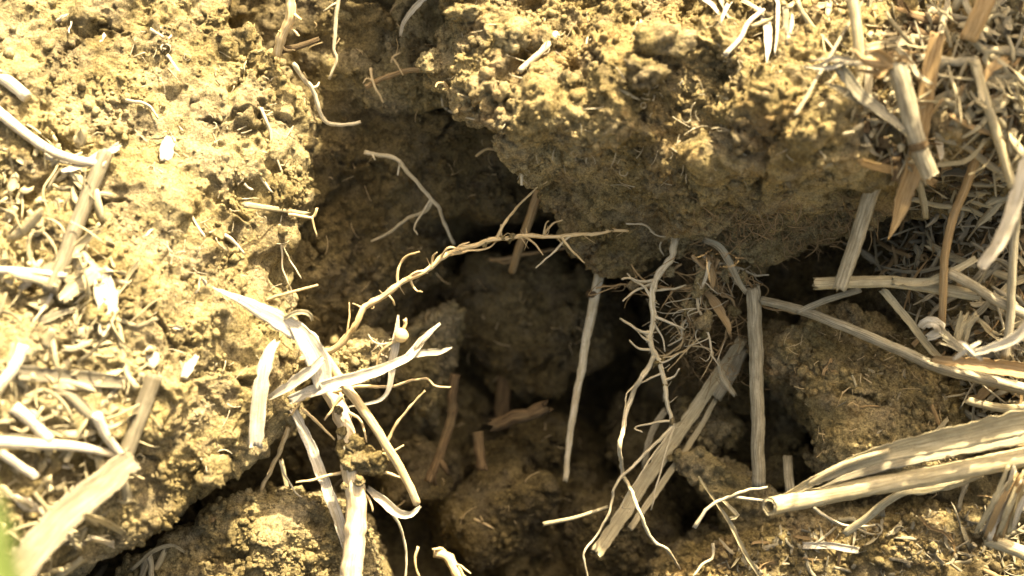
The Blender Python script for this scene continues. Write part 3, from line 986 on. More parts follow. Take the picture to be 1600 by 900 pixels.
# ---- brown root tangle beside it
rng = rs()
TL = [f'{a} crooked root {b} in the tangle hanging under the overhang' for a, b in (('thin brown', 'highest at the left'), ('pale', 'nearest the orange bark'), ('dark brown', 'in front'), ('tan', 'in front'), ('brown', 'at the back'),
      ('pale thin', 'reaching lowest'), ('brown', 'reaching lowest'), ('tan', 'at the right side'), ('brown', 'at the right side'), ('pale', 'at the right side'))]
for q in range(10):
    x = rng.uniform(1062, 1135); y = rng.uniform(392, 418)
    pts = wander(x, y, rng.uniform(-150, -95), rng.uniform(110, 230), math.pi / 2 + rng.uniform(-0.5, 0.45), 0.45, rng, 7, rng.uniform(-40, 20))
    br = []
    for t in range(8):
        k = rng.integers(1, 6)
        x0, y0, _ = pts[k]
        a = rng.uniform(-0.6, math.pi + 0.6); L = rng.uniform(20, 60)
        br.append(([(x0, y0), (x0 + math.cos(a) * L * .5 + rng.normal() * 12, y0 + math.sin(a) * L * .5 + rng.normal() * 12), (x0 + math.cos(a) * L, y0 + math.sin(a) * L)], 1.3, 0.45))
    te = root(TL[q], pts, rng.uniform(2.2, 4.2), 1.3, ('root_brown', 'root_white', 'root_brown', 'root_tan')[q % 4], br, group='roots of the tangle under the overhang', hairs=8, wig=7.0)
    for t in range(2):
        x0, y0, w0 = pts[rng.integers(1, 5)]
        lump_mesh('soil_lump', W(x0, y0, w0), rng.uniform(6, 13), ('soil', 'soil_rust')[q % 2], te, (1, 1.2, 0.8), 0.6, 3)
blade('torn orange bark shred caught in the root tangle', [(1108,398,-110),(1113,430,-100),(1112,452,-98)], [10,18,6], 'straw_orange', name='bark_shred', cat='bark', curl=0.9, roll=(0.3, -0.4), rag=8)
blade('lower orange bark shred slanting through the root tangle', [(1098,452,-125),(1118,478,-118),(1136,508,-112),(1140,525,-112)], [8,20,16,5], 'straw_orange', name='bark_shred', cat='bark', curl=0.8, roll=(0.2, 0.5), rag=8)

# ---- sticks standing in the hole
e = thing('plant_stalk', 'upright pale stalk with a dark knot standing in the middle of the hole', 'stalk', W(884, 752, -225))
stem_mesh('shaft', [(941,400,-205),(932,448,-205),(916,530,-208),(905,600,-212),(894,656,-218),(887,705,-222),(883,752,-225)], 9.5, 'root_white', e, r1=4.6, sides=14, knots=0.22, wig=2)
lump_mesh('knot', W(926, 460, -204), 10.5, 'twig', e, (1.15, 0.75, 1.1), 0.2)
stem_mesh('side_shoot', [(930,420,-205),(928,408,-200),(934,396,-200)], 2.4, 'root_white', e, r1=1.4)
stem('rust orange stalk leaning at the back of the hole', [(846,288,-170),(828,340,-200),(810,392,-240),(800,424,-270)], 8.5, 'straw_orange', r1=7, name='plant_stalk', cat='stalk', sides=14)
root('forked tan root at the back of the hole behind the rusty stalk', [(766,408,-330),(800,402,-325),(850,392,-318),(900,384,-310)], 3.4, 2.2, 'root_brown', [([(800,402),(790,410),(768,405)], 3, 2)])

# ---- channel and back wall roots
root('orange root stub reaching up out of the top edge', [(436,84,-75),(440,60,-62),(450,36,-52),(455,10,-48),(450,-30,-50)], 7.5, 8.5, 'root_tan', [([(447,45),(458,50),(468,56)], 3, 2), ([(448,20),(460,22),(470,30)], 3, 2.2), ([(438,66),(444,76),(460,78)], 2.4, 1.4), ([(440,52),(436,48)], 2, 1.2)])
stem('grey twig splinter sticking out right of the orange root stub', [(440,78,-70),(470,72,-62),(497,62,-58)], 6, 'twig', r1=4, name='twig', cat='twig', flat=0.5, rag=4)
root('white root stepping down beside the left bank edge', [(458,98,-70),(474,122,-82),(490,140,-90),(496,162,-98),(503,182,-104),(514,192,-105),(535,196,-108),(563,189,-118)], 4.2, 3.0, 'root_white', [([(490,140),(496,136),(499,130)], 2.6, 1.6)])
root('thin pale root hanging down the channel wall', [(530,-10,-128),(524,40,-130),(522,75,-132),(526,95,-134),(515,122,-138)], 3.6, 2.2, 'root_white', [([(528,8),(518,10),(506,18)], 2, 1)])
blade('double white grass blade curling in from the top edge', [(672,-12,-40),(650,10,-55),(632,32,-75),(626,56,-85)], [13,12,10,6], 'straw_white', name='dead_grass', cat='grass', curl=0.9)
root('rust coloured root lying along the channel wall', [(572,134,-150),(600,120,-146),(630,112,-146),(662,110,-150)], 4.2, 4.4, 'root_brown', [])
root('yellow rootlet crossing the rusty channel root', [(581,106,-142),(586,132,-138),(600,162,-142)], 2.6, 1.6, 'root_tan', [([(586,128),(572,122),(566,130)], 2, 1)])
root('tiny root star on the channel wall', [(612,98,-150),(614,88,-146),(626,82,-144)], 2.2, 1.4, 'root_tan', [([(614,90),(622,104),(630,118)], 2, 1), ([(616,88),(622,72),(621,60)], 1.2, 0.7)])
root('pale forked root running down the back wall into the hole', [(570,239,-175),(598,243,-168),(622,250,-166),(642,275,-170),(668,304,-182),(684,322,-195),(694,350,-215),(710,382,-240)], 4.0, 2.8, 'root_white', [
  ([(626,254),(622,262),(620,274)], 2.4, 1.4), ([(582,241),(586,250)], 2, 1), ([(676,312),(664,330,-10),(640,340,-25),(610,362,-40),(580,376,-50)], 3.2, 1.8), ([(640,340),(648,352),(652,366)], 2.4, 1.2)])
root('yellow bent rootlet under the overhang edge', [(690,125,-30),(708,148,-42),(722,164,-52),(734,176,-58)], 3.0, 2.0, 'root_tan', [([(694,130),(686,130),(682,136)], 2, 1.2)])
root('small angled rootlet on the shaded ledge', [(745,245,-178),(762,232,-172),(780,236,-176),(792,246,-182)], 2.4, 1.4, 'root_tan', [])

# ---- threads hanging from the overhang
root('fuzzy white rootlet dangling from the overhang edge', [(842,215,-10),(834,232,-18),(828,246,-25),(816,265,-32),(817,290,-38)], 4.0, 2.2, 'root_white', [([(828,246),(824,240)], 2, 1)], hairs=30)
e = root('threadlike root with a soil bead hanging on its end', [(878,196,0),(876,212,-8),(873,236,-14)], 2.0, 1.4, 'root_white', [])
lump_mesh('soil_bead', W(872, 244, -14), 10.5, 'soil', e, (1, 0.85, 0.9))
root('soil crusted rootlet curving off the overhang top', [(925,140,60),(908,156,52),(900,168,42),(902,184,30)], 5.5, 3.0, 'root_white', [], hairs=14)
root('crusted root bulging diagonally over the lit overhang', [(870,50,0),(848,80,0),(826,98,0),(810,112,0)], 6, 4.5, 'root_white', [], rest='follow', lift=3, hairs=10)
root('white threads hanging from a pellet on the overhang', [(1020,128,60),(1016,150,48),(1008,176,38)], 2.6, 1.4, 'root_white', [([(1018,140),(1022,150),(1020,160)], 1.8, 1.0)], hairs=12)
root('thin root looped on the lit overhang face', [(690,150,0),(690,165,0),(710,176,0),(735,184,0),(760,190,0)], 2.4, 1.4, 'root_white', [], rest='follow', lift=2)
root('crusted rootlet joining two lumps on the overhang', [(920,105,0),(945,96,0),(975,92,0),(985,100,0)], 3, 2.2, 'root_white', [], rest='follow', lift=3)
lump('cubic sunlit soil pellet standing out on the overhang', 1006, 114, 10, 25)
lump('rough sunlit pellet cluster above the cubic pellet', 1040, 65, 8, 30, squash=(1.3, 0.9, 0.9))
lump('pale soil pellet at the top of the dangling fuzzy rootlet', 858, 182, 6, 20, squash=(0.8, 1.3, 0.8))
lump('round pellet left of the crusted rootlet on the overhang', 890, 132, 8, 18)
lump('sunlit soil knob at the left tip of the overhang', 672, 100, 6, 19)
lump('wide soil knob on the upper left of the overhang', 735, 20, 6, 26, squash=(1.3, 0.8, 0.8))
lump('soil knob near the top middle of the overhang', 800, 60, 6, 24)
lump('pale soil lump by the brown root at the lower left clod', 418, 768, 12, 15)
lump('lump of soil at the lower lip of the left bank', 330, 740, 4, 24)
lump('crumbly lump on the upper right edge of the left bank', 385, 62, 4, 22)
lump('crumbly lump halfway down the left bank edge', 440, 300, 6, 20, squash=(0.8, 1.3, 0.8))
lump('small pellet in the gap under the lower left bank', 320, 815, 10, 13, mat='soil_rust')

# ---- uprooted plant at the centre left
e = thing('dead_grass_plant', 'sunlit uprooted grass plant with thick pale root and bleached leaves', 'plant', W(548, 905, -20))
stem_mesh('root_stock', [(505,600,-45),(524,626,-38),(538,660,-30),(543,695,-26),(549,735,-22),(556,780,-16),(554,840,-8),(548,905,0),(545,960,5)], 12, 'root_stock', e, r1=18, sides=16, knots=0.25, wig=2, rib=0.08)
lump_mesh('soil_lump', W(574, 722, -18), 24, 'soil', e, (1.1, 0.9, 0.9), 0.4, 4)
lump_mesh('soil_lump', W(540, 705, -18), 15, 'soil', e, (0.8, 1.3, 0.7), 0.4, 3)
for x, y, w, r in ((528,640,-14,7),(552,700,-6,9),(536,676,-14,8),(562,752,0,8),(545,725,0,10),(590,716,-4,12),(560,690,-6,10),(538,760,4,6)):
    lump_mesh('soil_lump', W(x, y, w), r, 'soil', e, (1, 1, 0.7), 0.5, 3)
for b in ([(470,640),(500,664),(524,688)], [(600,705),(620,662),(640,636),(662,610)], [(596,708),(615,704),(632,696)], [(540,738),(505,745),(485,752),(464,755)], [(530,640),(560,655),(572,690)],
          [(590,735),(612,742),(636,752)], [(552,760),(575,775),(582,800)], [(535,615),(520,640),(508,656)], [(500,600),(478,612),(465,632),(456,648)], [(520,610),(560,605),(620,602),(645,594),(668,590),(680,602),(702,604)], [(525,650),(545,672),(560,688)]):
    stem_mesh('rootlet', [(x, y, -30 + 4 * q) for q, (x, y) in enumerate(b)], 3.2, 'root_tan', e, r1=1.5, sides=7, knots=0.4, wig=3, step=4)
blade_mesh('leaf_blade', [(333,449,62),(370,466,58),(405,484,46),(445,506,30),(480,528,22),(500,548,16)], [3,12,22,30,28,16], 'straw_white', e, curl=[0.1,0.3,0.5,-0.3,-0.6,-0.8], roll=(0.2, -0.2))
stem_mesh('flower_stem', [(485,530,18),(505,556,14),(540,604,8),(580,658,2),(620,722,-4),(644,768,-10),(652,788,-14)], 8, 'root_tan', e, r1=6, sides=14, flat=0.8, wig=1)
blade_mesh('hooked_sheath', [(655,792,-14),(640,803,-10),(620,800,-14),(598,782,-26),(575,762,-38)], [6,16,20,18,10], 'straw_white', e, curl=1.0)
blade_mesh('leaf_sheath', [(455,500,26),(478,530,28),(496,562,24),(506,606,18)], [14,34,40,26], 'straw_white', e, curl=[-0.6,-0.5,-0.4,-0.2], thick=2)
blade_mesh('leaf_blade', [(420,622,20),(450,604,26),(485,580,30),(505,560,30)], [8,17,19,12], 'straw_white', e, curl=0.6)
blade_mesh('leaf_blade', [(440,500,30),(462,488,36),(482,490,30),(488,500,24)], [4,8,9,5], 'straw', e, curl=0.8)
blade('broad bleached strip hanging against the left bank edge', [(432,535,34),(420,552,48),(408,600,52),(403,650,46),(401,697,40)], [10,22,24,24,22], 'straw_white', curl=[-0.5,-0.3,-0.2,-0.2,-0.1], thick=2, rag=6)
e = thing('silvery_leaf', 'silvery dry leaf forked at its tip, lying across the plant', 'leaf', W(452, 626, 10))
blade_mesh('leaf_blade', [(452,626,8),(500,606,18),(560,590,24),(610,572,22),(640,558,14),(662,530,6),(687,507,0)], [14,20,22,20,16,16,4], 'straw_white', e, curl=[-0.3,-0.6,-0.8,-0.9,-1.0,-1.1,-0.6], roll=(0, 0.4))
blade_mesh('leaf_tip', [(636,558,14),(665,551,6),(690,550,-2),(706,543,-4)], [10,12,12,3], 'straw_white', e, curl=0.8)
blade_mesh('leaf_tip', [(648,545,12),(662,528,14),(680,512,8)], [4,7,2], 'straw_white', e, curl=0.8, roll=(0.6, 0.8))
e = thing('seed_stalk', 'small round seed capsule on a thin upright pale stalk', 'seed', W(590, 628, -10))
blade_mesh('stalk', [(545,635,-10),(592,626,-8),(608,606,-4),(614,560,2),(619,530,2),(622,494,0)], [3,5,8,13,13,3], 'straw_white', e, curl=0.6)
lump_mesh('capsule', W(627, 524, 12), 11.5, 'root_tan', e, (1, 1, 1), 0.06, 3)
stem_mesh('capsule_stem', [(629,514,12),(633,506,12),(632,499,14)], 2.6, 'root_tan', e, r1=3.2)
stem_mesh('side_stem', [(622,532,8),(604,542,4),(592,555,0),(588,580,-6)], 2.2, 'root_tan', e, r1=1.6)
root('pale hairy rootlets left of the seed capsule', [(616,532,0),(600,536,-6),(584,534,-12),(576,522,-16)], 2.2, 1.2, 'root_white', [([(598,536),(594,552),(606,560)], 1.8, 0.9)], hairs=12)
blade('bleached flat stalk sloping down left of the thick root', [(458,640,-25),(478,680,-30),(500,736,-34),(525,800,-36),(545,860,-40)], [14,18,20,20,18], 'straw_white', curl=0.6, thick=3)
root('rusty root running down between left bank and lower clod', [(452,668,-40),(440,700,-58),(426,730,-75),(412,760,-90),(404,790,-100),(398,812,-108)], 4.2, 2.6, 'root_tan', [([(428,728),(418,742)], 2, 1), ([(412,765),(404,768)], 2, 1)])
root('thin white hair root hanging in the dark gap', [(438,720,-60),(446,745,-64),(462,768,-62),(472,776,-60)], 2.2, 1.4, 'root_white', [])
blade('pale stalk in the dark gap behind the hair root', [(438,718,-140),(446,755,-140),(450,782,-140)], 9, 'straw', curl=0.7)
root('yellow rootlet poking out of the left bank over the dark', [(416,470,-10),(440,460,0),(466,455,4),(497,444,2)], 2.6, 1.8, 'root_tan', [])
root('two hair roots trailing down the bank edge', [(436,352,-60),(440,390,-62),(442,420,-66),(458,460,-70)], 2.0, 1.2, 'root_white', [([(438,380),(450,400),(470,436)], 1.6, 1.0)])
stem('split pale stick lying across the left bank edge', [(383,320,0),(430,326,0),(482,334,0)], 5, 'straw', r1=3, rest=True, lift=8, flat=0.5, rag=8)
root('hooked tan rootlet at the end of the split stick', [(450,336,-40),(486,342,-36),(494,326,-34)], 3, 2, 'root_tan', [([(488,340),(490,352),(496,372)], 2, 1)])
for lab, p in (('white rootlet curving down the upper left bank', [(408,170,0),(420,205,0),(428,240,0),(440,268,0)]), ('white rootlet lying on the middle of the left bank', [(282,308,0),(296,328,0),(306,350,0),(320,372,0)]),
               ('bleached rootlet beside the chip on the left bank', [(196,158,0),(232,164,0),(250,186,0)]), ('short wavy rootlet on the shaded part of the left bank', [(336,240,0),(346,255,0),(348,272,0)]),
               ('straight white fibre on the left bank near its edge', [(352,366,0),(370,382,0),(384,398,0)]), ('white fibre below the hooked rootlet', [(405,272,0),(420,292,0),(428,300,0)]),
               ('tan fibre arching over the left bank litter', [(232,46,0),(268,60,0),(262,40,0)]), ('thin fibre near the top of the left bank', [(262,86,0),(278,110,0),(284,112,0)])):
    root(lab, p, 3.2, 1.8, 'root_white', [], rest='follow', lift=3, wig=4)

# ---- pit floor twigs
root('brown forked bark twig lying on the pit floor', [(712,586,-235),(706,640,-240),(698,680,-236),(684,716,-226),(668,752,-215)], 9, 8, 'twig', [([(684,716),(694,728),(700,740)], 6, 4), ([(684,720),(676,740),(680,756)], 6, 4)], name='twig', cat='twig', knots=0.3)
stem('broken hollow twig jutting right on the pit floor', [(770,664,-262),(810,652,-250),(857,636,-238)], 12, 'twig', name='twig', cat='twig', hollow=0.6, rag=7, knots=0.35, sides=16, wig=5)
root('short brown root stub between the pit floor clods', [(744,676,-250),(748,700,-244),(752,735,-236)], 10, 8, 'twig', [([(750,720),(760,736)], 4, 3)], name='twig', cat='twig')
stem('orange stalk standing dim behind the hollow twig', [(788,578,-420),(786,620,-410),(782,664,-410)], 13, 'twig', name='plant_stalk', cat='stalk', flat=0.6, rag=12, knots=0.3)
stem('thin pale straw lying low between the bottom clods', [(848,819,-130),(900,808,-128),(950,792,-128)], 3.6, 'straw', r1=2.6)
blade('pale curved strip beside the flat straw', [(1040,640,-210),(1022,668,-206),(1012,700,-204),(1007,732,-206)], 12, 'straw_grey', curl=0.5)
root('orange root knob rising at the bottom edge', [(678,862,-150),(700,872,-146),(712,892,-140),(735,930,-135)], 8, 10, 'root_tan', [([(700,872),(690,858),(676,860)], 4, 2.5), ([(706,880),(720,885),(735,898)], 2, 1.2)])
root('thin white root hanging below the hooked sheath', [(612,800,-60),(628,830,-80),(634,870,-95),(632,910,-100)], 2.6, 1.8, 'root_white', [])
root('yellow fibre loop at the bottom by the dark clod', [(655,856,-150),(648,872,-148),(650,890,-148),(656,905,-148)], 2.4, 1.6, 'root_tan', [])
root('golden rootlet on the face of the largest pit clod', [(690,836,0),(704,820,0),(712,818,0)], 2.4, 1.4, 'root_tan', [], rest='follow', lift=2)
root('short yellow fibre near the top of the largest pit clod', [(742,812,0),(756,818,0),(772,826,0)], 2.0, 1.2, 'root_tan', [([(756,818),(750,808)], 1.4, 0.9)], rest='follow', lift=2)

# ---- straw at the right of the hole
e = thing('flat_straw', 'wide flat straw split in two, slanting from the root tangle to the pit floor', 'straw', W(934, 862, -140))
blade_mesh('split_half', [(1160,530,-190),(1098,622,-186),(1040,704,-180),(985,785,-166),(932,864,-140)], [18,22,24,24,22], 'straw', e, curl=0.12, thick=2.2, wig=1, rag=5)
blade_mesh('split_half', [(1118,625,-190),(1080,690,-186),(1030,762,-172),(985,825,-152)], [8,10,11,10], 'straw', e, curl=0.12, thick=2.2, wig=1, rag=5)
e = thing('grey_stick', 'upright weathered grey stick right of the root tangle', 'stick', W(1186, 756, -120))
stem_mesh('shaft', [(1176,450,-95),(1180,520,-98),(1182,600,-102),(1184,680,-110),(1186,756,-122)], 12, 'straw_grey', e, r1=11, sides=18, rib=0.12, wig=1.5, rag=6)
stem_mesh('splinter', [(1184,446,-88),(1185,470,-88)], 2.4, 'straw_grey', e, r1=3)
blade('curved grey leaf strip bending down to the upright stick', [(1100,376,-92),(1124,388,-80),(1142,418,-78),(1152,440,-84),(1164,458,-92)], [12,16,15,13,10], 'straw_grey', curl=1.0, thick=3)
stem('dark grey stalk running from the upright stick to the right edge', [(1190,468,-88),(1250,484,-60),(1320,510,-38),(1400,544,-22),(1462,572,-14),(1540,592,-8),(1640,618,-4)], 7, 'straw_grey', r1=10, sides=14, rib=0.12)
e = thing('split_straw', 'horizontal pale straw forking at its right end over the yellow clod', 'straw', W(1276, 443, -20))
stem_mesh('stem', [(1275,443,-15),(1330,441,-10),(1400,441,-4),(1460,450,0),(1526,462,4)], 10, 'straw', e, r1=9, sides=16, hollow=0.7, rag=6, rib=0.1, wig=1, flat=0.8)
blade_mesh('split_half', [(1395,440,4),(1440,441,12),(1480,428,20),(1524,404,26)], [14,15,13,11], 'straw', e, curl=0.6)
blade('thin straw strip under the forking straw', [(1245,488,-55),(1290,470,-42),(1345,453,-30)], 11, 'straw_grey', curl=0.7)
blade('narrow stalk dropping right from the forking straw', [(1378,454,-18),(1405,484,-22),(1435,522,-26),(1466,560,-30)], 13, 'straw', curl=0.8)
stem('long brown grey stick leaning down to the forking straw', [(1402,150,112),(1382,230,84),(1358,310,50),(1336,380,30),(1312,452,12)], 12.5, 'straw_grey', r1=10.5, sides=18, rib=0.12, rag=5)
stem('second brown stick tucked beside the leaning stick', [(1408,200,90),(1400,250,78),(1388,285,66)], 10, 'straw_grey', rib=0.12, rag=6)
blade('orange pointed leaf sheath hanging from the upper straw', [(1464,52,150),(1450,120,142),(1438,190,128),(1424,270,104),(1406,325,86),(1388,374,72)], [24,28,28,34,30,2], 'straw_orange', name='leaf_sheath', cat='leaf', curl=0.9, thick=3)
e = thing('broken_straw', 'thick grey hollow straw with a dark node, topped by an orange tuft', 'straw', W(1452, 272, 120))
stem_mesh('stem', [(1398,98,170),(1412,140,166),(1424,190,158),(1436,232,148),(1454,276,136)], 14, 'straw_grey', e, r1=13, sides=18, hollow=0.75, rib=0.1, rag=9)
stem_mesh('node', [(1433,222,151),(1436,232,148)], 15.2, 'twig', e, sides=18, rag=1)
for p, wd in (([(1400,106,176),(1380,100,184),(1352,92,188),(1334,80,186)], [16,22,18,6]), ([(1402,104,178),(1385,90,190),(1368,78,196),(1352,84,194)], [12,16,16,4]), ([(1398,110,172),(1372,112,176),(1345,108,172)], [10,14,5]), ([(1404,100,172),(1412,92,180),(1425,100,176)], [12,12,4]), ([(1390,104,180),(1378,120,186),(1366,122,182)], [10,12,4])):
    blade_mesh('torn_sheath', p, wd, 'straw_orange', e, curl=1.2, roll=(0, rng.uniform(-1, 1)), rag=6, wig=4)
for p in ([(1376,104,178),(1350,98,172),(1310,96,160),(1270,96,148)], [(1330,98,165),(1300,90,160),(1262,108,146)], [(1320,97,163),(1290,108,152),(1258,104,148)]):
    blade_mesh('fibre', p, [9,7,3], 'straw_white', e, curl=1.0, wig=5, rag=5)
blade('curved bleached blade sweeping left over the overhang soil', [(1402,158,120),(1388,192,116),(1362,222,112),(1325,244,104),(1290,256,98),(1266,264,92)], [10,18,22,24,24,20], 'straw', name='dead_grass', cat='grass', curl=0.7, thick=3, rag=5)
blade('white straw strip hanging beside the orange sheath', [(1458,160,120),(1464,200,118),(1472,248,112)], [15,16,8], 'straw_white', curl=0.5)
blade('short grey strip between the leaning sticks and the sheath', [(1388,216,120),(1400,240,118),(1425,268,110)], [8,12,4], 'straw_grey', curl=0.8)
stem('vertical olive stalk at the top right', [(1330,-20,110),(1338,40,118),(1343,100,116),(1346,172,108)], 8.5, 'straw', r1=8, sides=14, rib=0.08)
stem('thick olive stalk cut by the top edge', [(1548,-20,150),(1530,24,148),(1512,62,140)], 14, 'straw_orange', r1=13, sides=16, rib=0.08)
stem('pale stalk leaning right in the upper right litter', [(1522,96,140),(1540,158,134),(1562,226,126),(1582,292,116)], 8, 'straw', r1=7, sides=14)
blade('pale flat blade lying level near the right edge', [(1452,164,120),(1500,146,126),(1555,128,130),(1620,132,130)], [18,20,20,18], 'straw', name='dead_grass', cat='grass', curl=0.4)
stem('brown bent stalk running down the right litter', [(1536,218,90),(1510,290,66),(1490,340,50),(1478,390,40),(1474,450,20),(1472,510,0)], 7.5, 'straw_orange', r1=6, sides=14, rib=0.1)
blade('sun bleached white strip curling in from the right edge', [(1625,170,230),(1600,262,220),(1586,310,212),(1566,365,204),(1532,418,196)], [16,20,24,24,18], 'straw_white', curl=0.8, thick=3)
blade('bright white strip entering from the right, bent at the middle', [(1630,450,170),(1604,508,160),(1582,530,152),(1545,545,142),(1512,553,136)], [16,20,18,14,8], 'straw_white', curl=0.8, thick=3)
blade('small white splinter crossing the bright bent strip end', [(1490,560,130),(1515,545,140),(1532,535,138)], [5,8,4], 'straw_white', curl=0.5)
blade('tiny white splinter under the bright bent strip', [(1500,534,140),(1518,548,140),(1534,562,132)], [6,8,5], 'straw_white', curl=0.5)
blade('brown glossy leaf sheath lying at the right edge', [(1456,562,10),(1500,566,26),(1550,572,32),(1620,582,36)], [12,24,28,30], 'straw_orange', name='leaf_sheath', cat='leaf', curl=1.1, thick=2.5)
stem('thin dark upright stalk by the right edge', [(1588,330,70),(1582,420,50),(1578,500,34),(1570,560,20)], 7, 'straw_grey', r1=7)
stem('diagonal grey stalk from the straw fork to the right edge', [(1482,424,20),(1520,446,26),(1560,470,28),(1630,505,30)], 8, 'straw_grey', r1=8, rib=0.1)
e = thing('big_split_straw', 'big pale straw split lengthwise, its round open end facing left', 'straw', W(1206, 790, 20))
stem_mesh('tube', [(1203,791,52),(1222,787,34),(1270,778,28),(1330,766,34),(1450,744,48),(1540,726,58),(1640,706,68)], 14, 'straw', e, r1=16, sides=20, hollow=0.62, rib=0.08, wig=1, rag=2)
blade_mesh('split_half', [(1214,782,26),(1262,756,34),(1320,728,44),(1400,702,60),(1490,682,76),(1640,650,96)], [10,20,30,38,42,44], 'straw', e, curl=[-0.9,-0.8,-0.7,-0.6,-0.5,-0.5], roll=(-0.2, -0.3), thick=2.2)
blade_mesh('split_half', [(1270,768,26),(1330,744,34),(1400,722,44),(1480,704,52),(1640,672,62)], [4,14,24,26,24], 'straw_grey', e, curl=[0.2,-0.3,-0.4,-0.3,-0.3], roll=(0.3, 0.3), thick=2)
stem_mesh('fibre', [(1262,756,34),(1300,734,46),(1340,718,56),(1390,704,66)], 5, 'straw', e, r1=4)
blade('kinked pale strip leaning under the big split straw', [(1320,836,-40),(1360,806,-22),(1406,771,0),(1450,766,12),(1500,754,20),(1535,742,26)], [12,14,14,16,14,10], 'straw', curl=0.5, thick=3)
blade('short white strip lying flat on the bottom soil', [(1255,852),(1298,853),(1342,860)], 12, 'straw_white', curl=0.5, rest=True, lift=6, thick=3)
blade('small curved pale strip on the yellow clod', [(1418,694),(1442,690),(1462,676),(1480,654)], [3,8,9,7], 'straw', curl=0.7, rest=True, lift=8)
stem('brown peg of straw stuck in the yellow clod', [(1454,632),(1468,664),(1480,690)], 4, 'straw_orange', rest=True, lift=3)
e = thing('frayed_straw', 'fan of frayed straw fibres standing by the forked straw', 'straw', W(1500, 535, 10))
for q in range(8):
    t = q / 7
    blade_mesh('fibre', [(1490 + 18 * t, 536, 6 + 6 * math.sin(q)), (1496 + 20 * t, 510, 14), (1502 + 26 * t, 488 + 6 * (q % 3), 18 + 4 * math.cos(q))], [6, 7, 4], 'straw', e, curl=0.5, thick=2, wig=1)
e = thing('frayed_straw', 'grey frayed straw end left of the fibre fan', 'straw', W(1512, 550, 30))
for q in range(5):
    blade_mesh('fibre', [(1512 - q, 552, 26), (1490, 530 + 3 * q, 30), (1468 + 4 * (q % 2), 508 + 7 * q, 26 + 3 * q)], [7, 6, 3], 'straw_grey', e, curl=0.5, thick=2)
blade('curled pale leaf loop beside the narrow stalk', [(1438,512,0),(1448,504,12),(1464,506,20),(1468,518,16),(1450,526,6)], [14,18,20,18,12], 'straw_white', name='dead_grass', cat='grass', curl=0.4)
e = thing('broken_straw', 'sunlit shattered straw bundle at the lower right edge', 'straw', W(1540, 842, 30))
for q in range(11):
    a = rng.uniform(-18, 18)
    blade_mesh('straw_shard', [(1530 + q * 5 + a * .3, 840 + rng.uniform(-14, 8), 30 + rng.uniform(0, 10)), (1552 + q * 4, 790 + a * .4, 58 + rng.uniform(0, 14)), (1580 + q * 3 + a * .5, 735 + rng.uniform(-8, 22), 86 + rng.uniform(-6, 14))], [8, 11, 5], ('straw', 'straw_white', 'straw_orange')[q % 3], e, curl=0.7, roll=(rng.uniform(-.6, .6),) * 2, rag=7)
stem('pale stub of straw below the shattered bundle', [(1538,842,10),(1570,852,14),(1630,878,20)], 10, 'straw', hollow=0.7, sides=16)
e = thing('forked_twig', 'thin forked twig with a white thread over the soil slab', 'twig', W(1178, 895, -60))
blade_mesh('stem', [(1092,746,-40),(1118,784,-46),(1142,820,-52),(1162,860,-58),(1190,905,-64)], [3,5,9,8,6], 'straw', e, curl=0.7)
blade_mesh('thread', [(1140,810,-48),(1152,806,-46),(1130,784,-44),(1124,780,-44)], [6,8,6,3], 'straw', e, curl=0.9)
stem_mesh('thread', [(1088,824,-36),(1098,800,-34),(1118,782,-34),(1150,774,-34),(1172,764,-36),(1200,762,-40)], 3.4, 'root_white', e, r1=1.8, knots=0.4, wig=5)
stem_mesh('thread', [(1150,776,-36),(1180,780,-34),(1208,783,-30)], 2.6, 'root_white', e, r1=2)
root('thin pale root curling out under the big split straw', [(1270,790,-40),(1290,806,-46),(1330,824,-58),(1368,820,-62)], 3, 1.6, 'root_white', [([(1320,822),(1300,812)], 2, 1)])
stem('short grey peg standing behind the soil slab', [(1230,712,-150),(1232,742,-140),(1234,768,-132)], 8, 'straw_grey', flat=0.6)
root('pale crooked rootlet over the black gap at lower right', [(1112,850,-120),(1114,872,-118),(1098,884,-116),(1084,900,-112)], 2.6, 1.8, 'root_white', [])
blade('dim wide straw behind the root tangle', [(1162,545,-190),(1146,580,-186),(1120,622,-184)], [18,20,18], 'straw_grey', curl=0.3)
blade('bluish grey shred of leaf low in the root tangle', [(1122,560,-140),(1130,590,-134),(1148,618,-130)], [6,12,8], 'straw_grey', curl=0.9)

# ---- litter on the left bank
stem('leaning grey stick in the upper left litter', [(166,238),(140,300),(112,372),(78,456)], 11, 'straw_dull', rest=True, lift=13, sides=14, rib=0.1)
stem('grey stick standing in the lower left litter', [(242,586),(222,640),(204,690),(190,722)], 12, 'straw_dull', rest=True, lift=11, sides=14, rib=0.1)
stem('bleached crooked straw entering from the left edge, lower', [(-20,690),(50,694),(120,698),(196,714)], 9, 'straw_white', rest=True, lift=13, r1=6, sides=14)
stem('short white straw meeting the crooked straw at its tip', [(150,648),(166,680),(192,716)], 8, 'straw_white', rest=True, lift=15, r1=6)
blade('wide grey flattened straw pointing to the lower left corner', [(208,716,0),(160,758,20),(100,808,45),(20,900,80)], [38,44,46,50], 'straw_dull', rest=True, lift=35, curl=0.6, thick=4)
stem('white bent straw sweeping in from the left edge, upper', [(-20,160),(30,202),(80,236),(120,250),(165,258)], 8.5, 'straw_white', rest=True, lift=13, r1=6)
stem('second pale straw at the upper left corner', [(-10,112),(18,132),(42,152)], 10, 'straw_white', rest=True, lift=15)
stem('thin bleached straw level at the left edge', [(-20,422),(40,424),(104,432)], 6, 'straw_white', rest=True, lift=17, r1=5)
blade('flat tan flake of straw above the white leaf', [(96,470),(120,446),(152,424)], [14,30,24], 'straw', rest=True, lift=12, curl=0.3)
